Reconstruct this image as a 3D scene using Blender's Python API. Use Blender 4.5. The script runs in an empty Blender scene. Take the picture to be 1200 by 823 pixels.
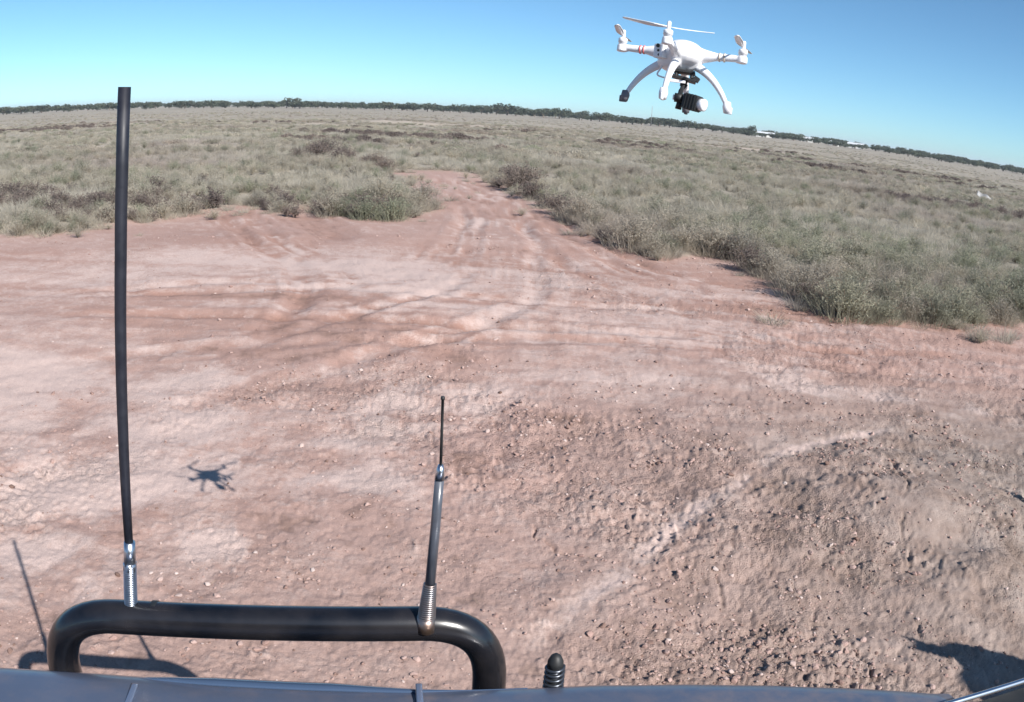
import bpy, bmesh, math, random
import numpy as np
from mathutils import Vector, Matrix, Euler
R = math.radians
random.seed(7); rng = np.random.default_rng(11)
S = bpy.context.scene
COL = S.collection
HAZE = 0.00022
H = 1.8                                   # lens height above the ground
PITCH, ROLL, FPX = R(16.0), R(3.5), 1000.0  # fisheye lens of the action camera

# ------------------------------------------------------------------ camera
cd = bpy.data.cameras.new('camera'); cam = bpy.data.objects.new('camera', cd); COL.objects.link(cam)
cd.type = 'PANO'; cd.panorama_type = 'FISHEYE_LENS_POLYNOMIAL'
cd.sensor_width = 36.0; cd.sensor_fit = 'HORIZONTAL'
cd.fisheye_fov = R(160)
cd.fisheye_polynomial_k0 = 0.0; cd.fisheye_polynomial_k1 = -1200.0/(36.0*FPX)
cd.fisheye_polynomial_k2 = 0; cd.fisheye_polynomial_k3 = 0; cd.fisheye_polynomial_k4 = 0
cd.clip_start = 0.01; cd.clip_end = 20000
F = Vector((0, math.cos(PITCH), -math.sin(PITCH))); U0 = Vector((0, math.sin(PITCH), math.cos(PITCH))); X0 = Vector((1, 0, 0))
CX = X0*math.cos(ROLL)+U0*math.sin(ROLL); CU = -X0*math.sin(ROLL)+U0*math.cos(ROLL)
cam.matrix_world = Matrix(((CX.x, CU.x, -F.x, 0), (CX.y, CU.y, -F.y, 0), (CX.z, CU.z, -F.z, H), (0, 0, 0, 1)))
S.camera = cam

# ------------------------------------------------------------------ light
SUN = Vector((0.912, -1.06, 1.0)).normalized()        # towards the sun
elev = math.asin(SUN.z); azim = math.atan2(SUN.x, SUN.y)
W = bpy.data.worlds.new('World'); S.world = W; W.use_nodes = True
nt = W.node_tree; bg = nt.nodes['Background']
sky = nt.nodes.new('ShaderNodeTexSky'); sky.sky_type = 'NISHITA'; sky.sun_disc = False
sky.sun_elevation = elev; sky.sun_rotation = azim; sky.altitude = 50
sky.air_density = 0.6; sky.dust_density = 0.25; sky.ozone_density = 6.0
wb = nt.nodes.new('ShaderNodeMix'); wb.data_type = 'RGBA'; wb.blend_type = 'MULTIPLY'; wb.inputs[0].default_value = 1.0
wb.inputs[7].default_value = (0.95, 1.13, 1.02, 1)          # the camera's white balance
nt.links.new(sky.outputs[0], wb.inputs[6]); nt.links.new(wb.outputs[2], bg.inputs[0]); bg.inputs[1].default_value = 0.092
sl = bpy.data.lights.new('sun', 'SUN'); so = bpy.data.objects.new('sun', sl); COL.objects.link(so)
sl.energy = 5.0; sl.angle = R(0.4); sl.color = (1.0, 0.955, 0.90)
so.rotation_euler = SUN.to_track_quat('Z', 'Y').to_euler(); so.location = (5, -6, 8)
S.view_settings.view_transform = 'Standard'; S.view_settings.look = 'None'
S.view_settings.exposure = 0.62; S.view_settings.gamma = 1.0; S.view_settings.use_curve_mapping = False
S.render.engine = 'CYCLES'; S.cycles.max_bounces = 5; S.cycles.use_denoising = True

# ------------------------------------------------------------------ lens maths: pixel of the photo (1200x823) -> ray -> place
def ray(px, py):
    u, v = px-600.0, 411.5-py; r = math.hypot(u, v)+1e-9; th = r/FPX
    return F*math.cos(th)+(CX*u+CU*v)*(math.sin(th)/r)
def G(px, py, z=0.0):
    d = ray(px, py); t = (H-z)/(-d.z)
    return Vector((d.x*t, d.y*t, z))

# ------------------------------------------------------------------ noise
def _h(ix, iy, s):
    n = (ix.astype(np.int64)*374761393+iy.astype(np.int64)*668265263+s*1274126177) & 0xffffffff
    n = ((n ^ (n >> 13))*1274126177) & 0xffffffff
    return ((n ^ (n >> 16)) & 0xffff)/65535.0
def perlin(x, y, s=0):
    ix = np.floor(x).astype(np.int64); iy = np.floor(y).astype(np.int64); fx = x-ix; fy = y-iy
    def g(a, b):
        t = _h(ix+a, iy+b, s)*2*np.pi
        return np.cos(t)*(fx-a)+np.sin(t)*(fy-b)
    u = fx*fx*fx*(fx*(fx*6-15)+10); v = fy*fy*fy*(fy*(fy*6-15)+10)
    a = g(0, 0)*(1-u)+g(1, 0)*u; b = g(0, 1)*(1-u)+g(1, 1)*u
    return (a*(1-v)+b*v)*1.5
def fbm(x, y, f, o=4, s=0, gain=0.5):
    r = 0; a = 1.0; t = 0
    for i in range(o):
        r = r+a*perlin(x*f, y*f, s+i*17); t += a; a *= gain; f *= 2.03
    return r/t
def sst(a, b, x):
    t = np.clip((x-a)/(b-a), 0, 1); return t*t*(3-2*t)
def inside(x, y, poly):
    c = np.zeros(x.shape, bool); n = len(poly)
    for i in range(n):
        x1, y1 = poly[i]; x2, y2 = poly[(i+1) % n]
        if y1 == y2: continue
        m = ((y1 > y) != (y2 > y)) & (x < (x2-x1)*(y-y1)/(y2-y1)+x1); c ^= m
    return c
def seg_dist(x, y, pts, closed=False):
    d = np.full(x.shape, 1e9); along = np.zeros(x.shape); L = 0
    n = len(pts)
    for i in range(n if closed else n-1):
        ax, ay = pts[i]; bx, by = pts[(i+1) % n]; dx, dy = bx-ax, by-ay; l2 = dx*dx+dy*dy+1e-12
        t = np.clip(((x-ax)*dx+(y-ay)*dy)/l2, 0, 1); e = np.hypot(x-ax-t*dx, y-ay-t*dy)
        m = e < d; d[m] = e[m]; along[m] = L+t[m]*math.sqrt(l2); L += math.sqrt(l2)
    return d, along, L
def P2(l): return [tuple(G(*q)[:2]) for q in l]
def curve(l, n=8):                       # Catmull-Rom through ground points
    p = [np.array(q) for q in l]; p = [2*p[0]-p[1]]+p+[2*p[-1]-p[-2]]; o = []
    for i in range(1, len(p)-2):
        for k in range(n):
            t = k/n; a, b, c, d = p[i-1:i+3]
            o.append(tuple(0.5*((2*b)+(-a+c)*t+(2*a-5*b+4*c-d)*t*t+(-a+3*b-3*c+d)*t**3)))
    o.append(tuple(p[-2])); return o

EDGE = P2([(0, 279), (60, 276), (98, 272), (112, 262), (160, 261), (180, 263), (212, 252), (250, 245), (268, 242), (300, 247), (335, 254),
           (342, 243), (352, 240), (372, 252), (420, 259), (462, 258), (490, 252), (498, 240), (488, 224), (468, 211), (458, 204), (480, 200), (520, 201), (552, 204),
           (575, 209), (600, 228), (650, 252), (690, 270), (720, 284), (760, 299), (800, 301), (850, 303), (880, 317), (912, 332), (942, 352), (985, 376), (1040, 379), (1100, 380), (1199, 374)])
BARE = [(-40, -25), (-30, 3), (-15, 8.5)]+EDGE+[(9.5, 9.2), (16, 7), (30, 0), (40, -25)]

def veg_mask(x, y):
    wx = x+fbm(x, y, 0.9, 3, 5)*0.55; wy = y+fbm(x, y, 0.9, 3, 6)*0.55
    ins = inside(wx, wy, BARE); d, _, _ = seg_dist(wx, wy, BARE, True)
    return np.where(ins, -d, d)          # >0 : vegetation
# wheel ruts and marks: (points, half width, depth, paleness, redness)
MARKS = [
 (curve(P2([(490, 206), (530, 240), (550, 285), (500, 330), (420, 365)])), .10, .022, .3, .05),
 (curve(P2([(548, 207), (665, 265), (800, 318), (1010, 360)])), .11, .035, .1, .35),
 (curve(P2([(290, 248), (335, 280), (385, 312), (420, 345)])), .12, .045, -.1, .5),
 (curve(P2([(500, 205), (545, 240), (562, 290), (500, 345), (330, 400), (60, 455)])), .11, .028, .25, .15),
 (curve(P2([(528, 205), (600, 250), (640, 300), (600, 370), (420, 430), (100, 520)])), .11, .028, .35, .10),
 (curve(P2([(515, 206), (590, 252), (700, 320), (900, 385), (1190, 425)])), .12, .030, -.1, .45),
 (curve(P2([(538, 207), (640, 262), (780, 325), (980, 372), (1199, 395)])), .12, .030, -.05, .35),
 (curve(P2([(480, 206), (520, 232), (540, 280), (470, 320), (300, 345), (0, 350)])), .12, .038, .1, .30),
 (curve(P2([(0, 382), (300, 372), (600, 385), (900, 402), (1199, 428)])), .11, .030, .0, .40),
 (curve(P2([(0, 348), (300, 335), (600, 352), (900, 368), (1199, 402)])), .11, .030, .05, .35),
 (curve(P2([(0, 430), (300, 405), (650, 402), (900, 420), (1199, 455)])), .11, .024, .15, .10),
 (curve(P2([(262, 246), (300, 275), (345, 310), (362, 345), (330, 400)])), .14, .05, -.2, .5),
 (curve(P2([(340, 240), (375, 262), (420, 285)])), .30, .09, -.3, .8),
 (curve(P2([(560, 800), (650, 728), (760, 650), (860, 575), (950, 525), (1075, 497)])), .060, .010, 1.0, -.35),
 (curve(P2([(905, 560), (935, 600), (960, 630), (992, 668)])), .045, .018, -.75, .2),
 (curve(P2([(1018, 528), (1040, 560), (1052, 600), (1058, 650), (1050, 705)])), .012, .011, -.7, .0),
 (curve(P2([(998, 742), (1006, 760), (1030, 798)])), .006, .016, -.8, .0),
 (curve(P2([(985, 500), (1000, 520), (1024, 545)])), .008, .008, -.6, .0),
 (curve(P2([(1052, 690), (1075, 720), (1090, 760)])), .007, .008, -.6, .0),
 (curve(P2([(820, 640), (838, 665), (842, 700), (858, 725)])), .008, .008, -.6, .0),
 (curve(P2([(600, 590), (640, 640), (690, 660)])), .009, .012, -.5, .0),
 (curve(P2([(880, 760), (930, 725), (985, 735)])), .007, .008, -.6, .0),
 (curve(P2([(1052, 600), (1085, 590), (1125, 612)])), .006, .010, -.5, .0),
 (curve(P2([(585, 808), (675, 736), (785, 658), (885, 583), (975, 533), (1100, 505)])), .030, .004, -.15, .0),
 (curve(P2([(1125, 560), (1160, 568), (1192, 580)])), .012, .02, -.4, .0),  # dark groove painted in as the cast shadow of the weed's twig
]
PALE = [((45, 450), 1.0, .6), ((30, 540), .9, .75), ((120, 600), .5, .5), ((20, 640), .5, .5), ((190, 500), .5, .4), ((330, 480), .7, .4), ((560, 440), .7, .35), ((230, 312), 3.2, .25), ((380, 330), 2.0, .15), ((960, 455), .35, .6), ((1145, 484), .28, .7), ((880, 430), .5, .35),
        ((1000, 610), .35, .35), ((640, 330), 1.6, .25), ((150, 300), 2.2, .2), ((430, 480), .9, .3), ((690, 385), 1.0, .25)]
FARBARE = [((918, 181), 9, 1.6, .9), ((960, 186), 10, 1.4, .7), ((770, 166), 8, 1.0, .2), ((1060, 205), 7, .8, .4), ((1100, 216), 5, .7, .3), ((480, 147), 9, 2.5, .6), ((240, 148), 25, 4, .3),
           ((684, 185), 1.6, .7, .6), ((600, 155), 30, 3, .35), ((250, 175), 8, 1.2, .4), ((1152, 236), 1.0, .5, 1.0)]

def ground_fields(x, y):
    r = np.hypot(x, y); v = veg_mask(x, y); bare = 1-sst(-.1, .35, v)
    h = fbm(x, y, .22, 3, 1)*.10*bare*sst(1, 5, r) + fbm(x, y, .05, 2, 2)*.5*sst(25, 90, r)
    h += .10*sst(-.1, .9, v)+fbm(x, y, .7, 3, 31)*.12*sst(0, 1.2, v)*sst(300, 60, r)
    pale = fbm(x, y, .5, 4, 21)*.55+fbm(x*.35, y*1.6, 1.1, 4, 22)*.45+fbm(x, y, 4.5, 4, 24)*.35
    red = fbm(x+9, y, .35, 4, 23)*.6+fbm(x, y, 1.9, 3, 25)*.25
    for (q, rx, ry, a_) in (((1075, 600), .55, .50, .13), ((860, 640), .35, .30, .05), ((1010, 545), .30, .18, .04), ((700, 700), .30, .25, .035), ((1130, 700), .4, .3, .05)):
        cq = G(*q); dd = ((x-cq.x)/rx)**2+((y-cq.y)/ry)**2; h += a_*np.exp(-dd*(1+.8*fbm(x, y, 2, 3, 88)))
    # crust: rough broken zones against smooth driven ones
    rough = np.clip(sst(-.12, .30, fbm(x, y, .55, 3, 3)+.05*(x+.6)-.02*(y-4)) , 0, 1)
    rough = rough*.65+.35
    near = sst(16, 5, r)*bare
    c1 = fbm(x, y, 3.2, 4, 7); c2 = 1-np.abs(fbm(x, y, 6.5, 4, 8))*3.2; c3 = fbm(x, y, 24, 3, 9, .6); c4 = 1-np.abs(perlin(x*13+c1*3, y*13, 12))*2.6
    st = fbm(x*.22, y*2.6, 1.0, 4, 57)*sst(4.5, 6, y)*sst(11, 8.5, y); pale = pale+st*.8; red = red-st*.4
    rub = sst(.55, .1, seg_dist(x+fbm(x, y, 4, 3, 81)*.2, y+fbm(x, y, 4, 3, 82)*.2, P2([(900, 560), (950, 610), (1000, 680)]))[0]*3); pale = pale-.75*rub; rough = np.maximum(rough, rub*1.3)
    pale = pale-.55*sst(.16, .42, fbm(x, y, 2.0, 4, 83))*sst(9, 4, r)-.5*sst(.2, .45, fbm(x, y, 7, 3, 84))*sst(6, 3, r)
    h += near*(c1*.024*(.4+rough)+np.clip(c2, 0, 1)**2*-.010*rough+c3*.011*rough+np.clip(c4, 0, 1)**3*-.008*rough)
    gran = np.clip(fbm(x, y, 21, 3, 15, .6)-.06, 0, 1)*np.clip(.25+fbm(x, y, 2.4, 3, 16)*2.2, 0, 1)
    h += sst(9, 4, r)*bare*(gran*.060*rough+sst(6, 3, r)*fbm(x, y, 60, 2, 14)*.004*(.35+rough)); pale = pale+gran*.9-.5*np.clip(-fbm(x, y, 21, 3, 15, .6)-.08, 0, 1)*rough*sst(9, 4, r)*2
    red = red+sst(6, 8, y)*sst(12, 9, y)*.32-.25*sst(4.5, 2, y)
    for pts, w, dep, pa, re in MARKS:
        m = (np.abs(x-np.mean([p[0] for p in pts])) < 30)
        if w < .1:
            jx, jy = fbm(x, y, 2.5, 3, 41)*.09+fbm(x, y, 11, 2, 43)*.03, fbm(x, y, 2.5, 3, 42)*.09+fbm(x, y, 11, 2, 44)*.03
        if pa > .9: jx, jy = fbm(x, y, 1.5, 3, 41)*.05, fbm(x, y, 1.5, 3, 42)*.05
        elif w >= .1: jx, jy = fbm(x, y, .22, 2, 41)*.45, fbm(x, y, .22, 2, 42)*.45
        d, a, L = seg_dist(x+jx, y+jy, pts); t = d/w
        fade = sst(0, .12*L+.01, a)*sst(L, L*.86-.01, a)
        g = np.exp(-t*t)*fade; sh = np.exp(-((t-1.6)/.55)**2)*fade
        brk = np.clip(.6+fbm(x, y, 3 if w < .1 else .35, 2, 50)*(2.4 if w < .1 else 1.0)*(.35 if pa > .6 else 1), 0, 1.2)
        if pa > .9: brk = .75+.5*fbm(x, y, 6, 3, 50); rough = rough*(1-.7*np.clip(g, 0, 1)); h += g*.004*brk
        h += (-g*dep*brk+sh*dep*.28*brk)*bare
        if w > .1:
            zone = np.exp(-(d/(w*4.5))**2)*fade; st = fbm(d*9, a*.5, 1.0, 3, 53+int(L*10) % 37)*np.clip(.5+fbm(x, y, 1.6, 4, 59)*2.4, 0, 1.2)+.35*fbm(x, y, 5, 3, 58)
            pale = pale+zone*st*.8; red = red-zone*st*.35+zone*.06; h += zone*st*.012*bare
            h += g*np.sin(a/.055+d*18)*.0035*sst(14, 6, r)*bare*brk
        pale = pale+g*pa*brk; red = red+g*re*brk
    for (q, rad, s) in PALE:
        c = G(*q); rx = rad*1.9; d = np.sqrt(((x-c.x)/rx)**2+((y-c.y)/(rad*.7))**2)+fbm(x, y, .9/rad, 4, 61)*1.6
        pale = pale+s*sst(1.2, .3, d)
    fb = np.zeros_like(x)
    for (q, rx, ry, s) in FARBARE:
        c = G(*q); d = np.sqrt(((x-c.x)/rx)**2+((y-c.y)/ry)**2)+fbm(x, y, .5/ry, 3, 71)*.9
        fb = np.maximum(fb, s*sst(1.15, .7, d))
    return h, v, rough, pale, red, fb

# ------------------------------------------------------------------ materials
def mat(name): 
    m = bpy.data.materials.new(name); m.use_nodes = True; return m, m.node_tree, m.node_tree.nodes['Principled BSDF']
def N(nt, t, **k):
    n = nt.nodes.new(t)
    for a, b in k.items():
        if a.startswith('i_'): n.inputs[int(a[2:]) if a[2:].isdigit() else a[2:]].default_value = b
        else: setattr(n, a, b)
    return n
def ramp(nt, fac, stops):
    r = nt.nodes.new('ShaderNodeValToRGB'); e = r.color_ramp.elements
    while len(e) < len(stops): e.new(.5)
    for k, (p, c) in enumerate(stops): e[k].position = p; e[k].color = (*c, 1)
    nt.links.new(fac, r.inputs[0]); return r.outputs[0]
def mixc(nt, f, a, b, mode='MIX'):
    m = nt.nodes.new('ShaderNodeMix'); m.data_type = 'RGBA'; m.blend_type = mode; m.clamp_factor = True
    for s, v in ((0, f), (6, a), (7, b)):
        if isinstance(v, (int, float)): m.inputs[s].default_value = v
        elif isinstance(v, tuple): m.inputs[s].default_value = (*v, 1)
        else: nt.links.new(v, m.inputs[s])
    return m.outputs[2]
def simple(name, col, rough=.5, metal=0, spec=.5, nscale=None, namt=.15, bump=0, coat=0, col2=None):
    m, t, b = mat(name)
    b.inputs['Base Color'].default_value = (*col, 1); b.inputs['Roughness'].default_value = rough; b.inputs['Metallic'].default_value = metal
    b.inputs['Specular IOR Level'].default_value = spec; b.inputs['Coat Weight'].default_value = coat; b.inputs['Coat Roughness'].default_value = .12
    if nscale:
        tc = N(t, 'ShaderNodeTexCoord'); n = N(t, 'ShaderNodeTexNoise'); n.inputs['Scale'].default_value = nscale; n.inputs['Detail'].default_value = 6
        t.links.new(tc.outputs['Object'], n.inputs['Vector'])
        c2 = col2 or tuple(min(1, c*(1+namt*3)+namt*.05) for c in col)
        t.links.new(ramp(t, n.outputs[0], [(.35, col), (.72, c2)]), b.inputs['Base Color'])
        rr = N(t, 'ShaderNodeMapRange'); rr.inputs[3].default_value = rough*.8; rr.inputs[4].default_value = min(1, rough*1.35)
        t.links.new(n.outputs[0], rr.inputs[0]); t.links.new(rr.outputs[0], b.inputs['Roughness'])
        if bump:
            bp = N(t, 'ShaderNodeBump'); bp.inputs['Strength'].default_value = bump; bp.inputs['Distance'].default_value = .002
            t.links.new(n.outputs[0], bp.inputs['Height']); t.links.new(bp.outputs[0], b.inputs['Normal'])
    return m

# soil and grassland
m_ground, t, b = mat('soil')
def at(t, n): a = N(t, 'ShaderNodeAttribute'); a.attribute_name = n; return a.outputs['Fac']
geo = N(t, 'ShaderNodeNewGeometry')
def noise(t, scale, det=6, rough=.6, vec=None):
    n = N(t, 'ShaderNodeTexNoise'); n.inputs['Scale'].default_value = scale; n.inputs['Detail'].default_value = det; n.inputs['Roughness'].default_value = rough
    t.links.new(vec or geo.outputs['Position'], n.inputs['Vector']); return n.outputs[0]
n_f = noise(t, 38, 8, .7); n_m = noise(t, 5, 7, .65); n_l = noise(t, .35, 5); n_vf = noise(t, 140, 4, .7)
pale_c, mid_c, red_c = (.58, .455, .415), (.42, .285, .248), (.35, .20, .155)
def math1(t, op, a, b_=None, cl=False):
    m = N(t, 'ShaderNodeMath', operation=op); m.use_clamp = cl
    for i, v in enumerate((a, b_)):
        if v is None: continue
        if isinstance(v, (int, float)): m.inputs[i].default_value = v
        else: t.links.new(v, m.inputs[i])
    return m.outputs[0]
pa = math1(t, 'ADD', at(t, 'pale'), math1(t, 'MULTIPLY', math1(t, 'SUBTRACT', n_m, .5), .9))
pa = math1(t, 'ADD', pa, math1(t, 'MULTIPLY', math1(t, 'SUBTRACT', n_f, .5), .9)); pa = math1(t, 'ADD', pa, math1(t, 'MULTIPLY', math1(t, 'SUBTRACT', noise(t, 15, 7, .7), .5), 1.1))
re = math1(t, 'ADD', math1(t, 'MULTIPLY', at(t, 'red'), .72), math1(t, 'MULTIPLY', math1(t, 'SUBTRACT', n_m, .5), 1.1))
def mrange(t, v, a, b_, c=0, d=1):
    m = N(t, 'ShaderNodeMapRange'); m.inputs[1].default_value = a; m.inputs[2].default_value = b_; m.inputs[3].default_value = c; m.inputs[4].default_value = d
    t.links.new(v, m.inputs[0]); return m.outputs[0]
c = mixc(t, mrange(t, re, -.05, .75), mid_c, red_c)
c = mixc(t, mrange(t, pa, .0, .75), c, pale_c)
c = mixc(t, mrange(t, pa, -.75, -.2, .75, 0), c, (.20, .125, .10))
c = mixc(t, mrange(t, n_vf, .25, .68, .62, 0), c, (.22, .145, .12))
# greyer clay towards the broken ground by the car, partly lens vignetting painted in
gx = N(t, 'ShaderNodeSeparateXYZ'); t.links.new(geo.outputs['Position'], gx.inputs[0])
gg = mrange(t, math1(t, 'ADD', gx.outputs[0], math1(t, 'MULTIPLY', n_l, 1.2)), 0.7, 3.2, 0, .85)
gg = math1(t, 'MULTIPLY', gg, mrange(t, gx.outputs[1], 6.5, 4.5)); gg = math1(t, 'MULTIPLY', gg, mrange(t, at(t, 'pale'), .45, .9, 1, .15))
gn = math1(t, 'MULTIPLY', mrange(t, at(t, 'pale'), .45, .9, 1, .1), mrange(t, math1(t, 'ADD', gx.outputs[1], math1(t, 'MULTIPLY', gx.outputs[0], -.5)), 4.2, 1.6, 0, .55)); c = mixc(t, gn, c, (.30, .225, .195))
c = mixc(t, gg, c, mixc(t, mrange(t, n_m, .35, .65), (.19, .145, .118), (.315, .265, .235)))
# grassland floor
vg = mixc(t, mrange(t, noise(t, .12, 6, .65), .35, .65), (.265, .235, .19), (.335, .30, .245))
vg = mixc(t, mrange(t, noise(t, 1.3, 6, .7), .38, .66, 0, .7), vg, (.27, .24, .21))
vg = mixc(t, mrange(t, noise(t, .045, 3), .52, .66, 0, .6), vg, (.25, .22, .18))
vg = mixc(t, at(t, 'farbare'), vg, (.46, .385, .32))
cc = mixc(t, at(t, 'veg'), c, vg)
t.links.new(cc, b.inputs['Base Color']); b.inputs['Roughness'].default_value = .93; b.inputs['Specular IOR Level'].default_value = .18
hh = math1(t, 'ADD', math1(t, 'MULTIPLY', n_f, 1.0), math1(t, 'MULTIPLY', n_vf, .45))
vo = N(t, 'ShaderNodeTexVoronoi', feature='DISTANCE_TO_EDGE'); vo.inputs['Scale'].default_value = 17
vv = N(t, 'ShaderNodeVectorMath', operation='ADD'); nv = N(t, 'ShaderNodeTexNoise'); nv.inputs['Scale'].default_value = 9; nv.inputs['Detail'].default_value = 4
t.links.new(geo.outputs['Position'], nv.inputs['Vector'])
sc = N(t, 'ShaderNodeVectorMath', operation='SCALE'); sc.inputs['Scale'].default_value = .16; t.links.new(nv.outputs['Color'], sc.inputs[0])
t.links.new(geo.outputs['Position'], vv.inputs[0]); t.links.new(sc.outputs[0], vv.inputs[1]); t.links.new(vv.outputs[0], vo.inputs['Vector'])
hh = math1(t, 'ADD', hh, math1(t, 'MULTIPLY', noise(t, 13, 8, .75), 1.6))
hh = math1(t, 'ADD', hh, math1(t, 'MULTIPLY', mrange(t, vo.outputs['Distance'], 0, .10), math1(t, 'MULTIPLY', at(t, 'rough'), .22)))
bp = N(t, 'ShaderNodeBump'); bp.inputs['Distance'].default_value = .014; t.links.new(hh, bp.inputs['Height'])
t.links.new(math1(t, 'MULTIPLY', mrange(t, at(t, 'rough'), 0, 1, .35, .9), mrange(t, noise(t, 2.2, 4), .35, .62, .35, 1)), bp.inputs['Strength']); t.links.new(bp.outputs[0], b.inputs['Normal'])

# ------------------------------------------------------------------ ground sheet: rings about the camera's foot, finer where seen
az = np.concatenate([np.arange(-180, -44, 4.0), np.arange(-44, 44, .115), np.arange(44, 180, 4.0)])
dep = np.arange(62, 7.4, -.105); r1 = H/np.tan(np.radians(dep)); r1 = r1[r1 > .9]
r2 = r1[-1]*np.exp(np.arange(1, 240)*.0245); r2 = r2[r2 < 6000]
rr = np.concatenate([r1, r2]); A, RR = np.meshgrid(np.radians(az), rr)
x = (np.sin(A)*RR).ravel(); y = (np.cos(A)*RR).ravel()
hz, vv_, rg, pl, rd, fb = ground_fields(x, y)
na, nr = len(az), len(rr)
co = np.stack([x, y, hz], 1); co = np.concatenate([co, [[0, 0, 0]]])
i = np.arange(nr-1)[:, None]*na+np.arange(na)[None, :]; j = np.arange(nr-1)[:, None]*na+((np.arange(na)+1) % na)[None, :]
quads = np.stack([i, i+na, j+na, j], -1).reshape(-1, 4)[:, ::-1]
tri = np.array([[na*nr, k, (k+1) % na] for k in range(na)])[:, ::-1]
me = bpy.data.meshes.new('ground'); nq, n3 = len(quads), len(tri)
me.vertices.add(len(co)); me.vertices.foreach_set('co', co.astype('f').ravel())
me.loops.add(nq*4+n3*3); me.loops.foreach_set('vertex_index', np.concatenate([quads.ravel(), tri.ravel()]).astype('i'))
me.polygons.add(nq+n3); me.polygons.foreach_set('loop_start', np.concatenate([np.arange(nq)*4, nq*4+np.arange(n3)*3]).astype('i'))
me.update(calc_edges=True); me.validate()
for nme, arr in (('veg', sst(-.05, .25, vv_)), ('rough', rg), ('pale', pl), ('red', rd), ('farbare', fb)):
    a = me.attributes.new(nme, 'FLOAT', 'POINT'); a.data.foreach_set('value', np.append(arr, 0).astype('f'))
me.polygons.foreach_set('use_smooth', np.ones(nq+n3, bool)); me.materials.append(m_ground)
if me.polygons[100].normal.z < 0: me.flip_normals()
go = bpy.data.objects.new('ground', me); COL.objects.link(go); go['kind'] = 'structure'

def gh(px, py):
    a = ground_fields(np.array([px], float), np.array([py], float)); return float(a[0][0])

# ------------------------------------------------------------------ mesh helpers
def link(name, me, m=None, parent=None, smooth=False, loc=None):
    o = bpy.data.objects.new(name, me); COL.objects.link(o)
    if m: me.materials.append(m)
    if parent: o.parent = parent
    if loc: o.location = loc
    if smooth:
        for p in me.polygons: p.use_smooth = True
    return o
def obj(name, bm, m=None, parent=None, smooth=False, loc=None):
    bmesh.ops.recalc_face_normals(bm, faces=bm.faces)
    me = bpy.data.meshes.new(name); bm.to_mesh(me); bm.free(); return link(name, me, m, parent, smooth, loc)
def empty(name, loc=(0, 0, 0), rot=(0, 0, 0)):
    o = bpy.data.objects.new(name, None); COL.objects.link(o); o.location = loc; o.rotation_euler = rot; o.empty_display_size = .1; return o
def tag(o, label, cat=None, group=None, kind=None):
    o['label'] = label
    if cat: o['category'] = cat
    if group: o['group'] = group
    if kind: o['kind'] = kind
    return o
def tube(bm, pts, rad, n=16, cap=True):
    pts = [Vector(p) for p in pts]; rad = rad if hasattr(rad, '__len__') else [rad]*len(pts)
    t0 = (pts[1]-pts[0]).normalized(); up = Vector((0, 0, 1)) if abs(t0.z) < .9 else Vector((1, 0, 0)); nrm = t0.cross(up).normalized(); rings = []
    for k, p in enumerate(pts):
        tg = (pts[min(k+1, len(pts)-1)]-pts[max(k-1, 0)]).normalized(); nrm = (nrm-tg*nrm.dot(tg)).normalized(); bn = tg.cross(nrm)
        rings.append([bm.verts.new(p+(nrm*math.cos(a)+bn*math.sin(a))*rad[k]) for a in [2*math.pi*q/n for q in range(n)]])
    for a, b_ in zip(rings, rings[1:]):
        for q in range(n): bm.faces.new((a[q], a[(q+1) % n], b_[(q+1) % n], b_[q]))
    if cap: bm.faces.new(rings[0][::-1]); bm.faces.new(rings[-1])
    return bm
def ell(bm, c, s, seg=20, rot=None):
    M = Matrix.Translation(c)@(rot.to_4x4() if rot else Matrix())@Matrix.Diagonal((*s, 1))
    bmesh.ops.create_uvsphere(bm, u_segments=seg, v_segments=seg//2+2, radius=1, matrix=M); return bm
def box(bm, c, s, rot=None, bev=0):
    M = Matrix.Translation(c)@(rot.to_4x4() if rot else Matrix())@Matrix.Diagonal((*s, 1))
    g = bmesh.ops.create_cube(bm, size=1, matrix=M)
    if bev:
        ed = list({e for v in g['verts'] for e in v.link_edges}); bmesh.ops.bevel(bm, geom=ed, offset=bev, segments=2, affect='EDGES', profile=.7)
    return bm
def arc3(p, q, via, n=10):
    p, q, via = Vector(p), Vector(q), Vector(via); return [p*(1-t)**2+via*2*t*(1-t)+q*t*t for t in [k/n for k in range(n+1)]]
def fillet(pts, r, n=8):
    pts = [Vector(p) for p in pts]; o = [pts[0]]
    for k in range(1, len(pts)-1):
        a = (pts[k-1]-pts[k]).normalized(); b_ = (pts[k+1]-pts[k]).normalized(); o += arc3(pts[k]+a*r, pts[k]+b_*r, pts[k], n)
    return o+[pts[-1]]
def remeshed(name, bm, vox, m, parent, sm=6):
    me = bpy.data.meshes.new(name+'_raw'); bm.to_mesh(me); bm.free(); o = bpy.data.objects.new('tmp', me); COL.objects.link(o)
    a = o.modifiers.new('r', 'REMESH'); a.mode = 'VOXEL'; a.voxel_size = vox
    s = o.modifiers.new('s', 'SMOOTH'); s.iterations = sm; s.factor = .6
    dg = bpy.context.evaluated_depsgraph_get(); dg.update(); e = bpy.data.meshes.new_from_object(o.evaluated_get(dg)); bpy.data.objects.remove(o)
    e.name = name; e.materials.clear(); return link(name, e, m, parent, True)

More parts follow.
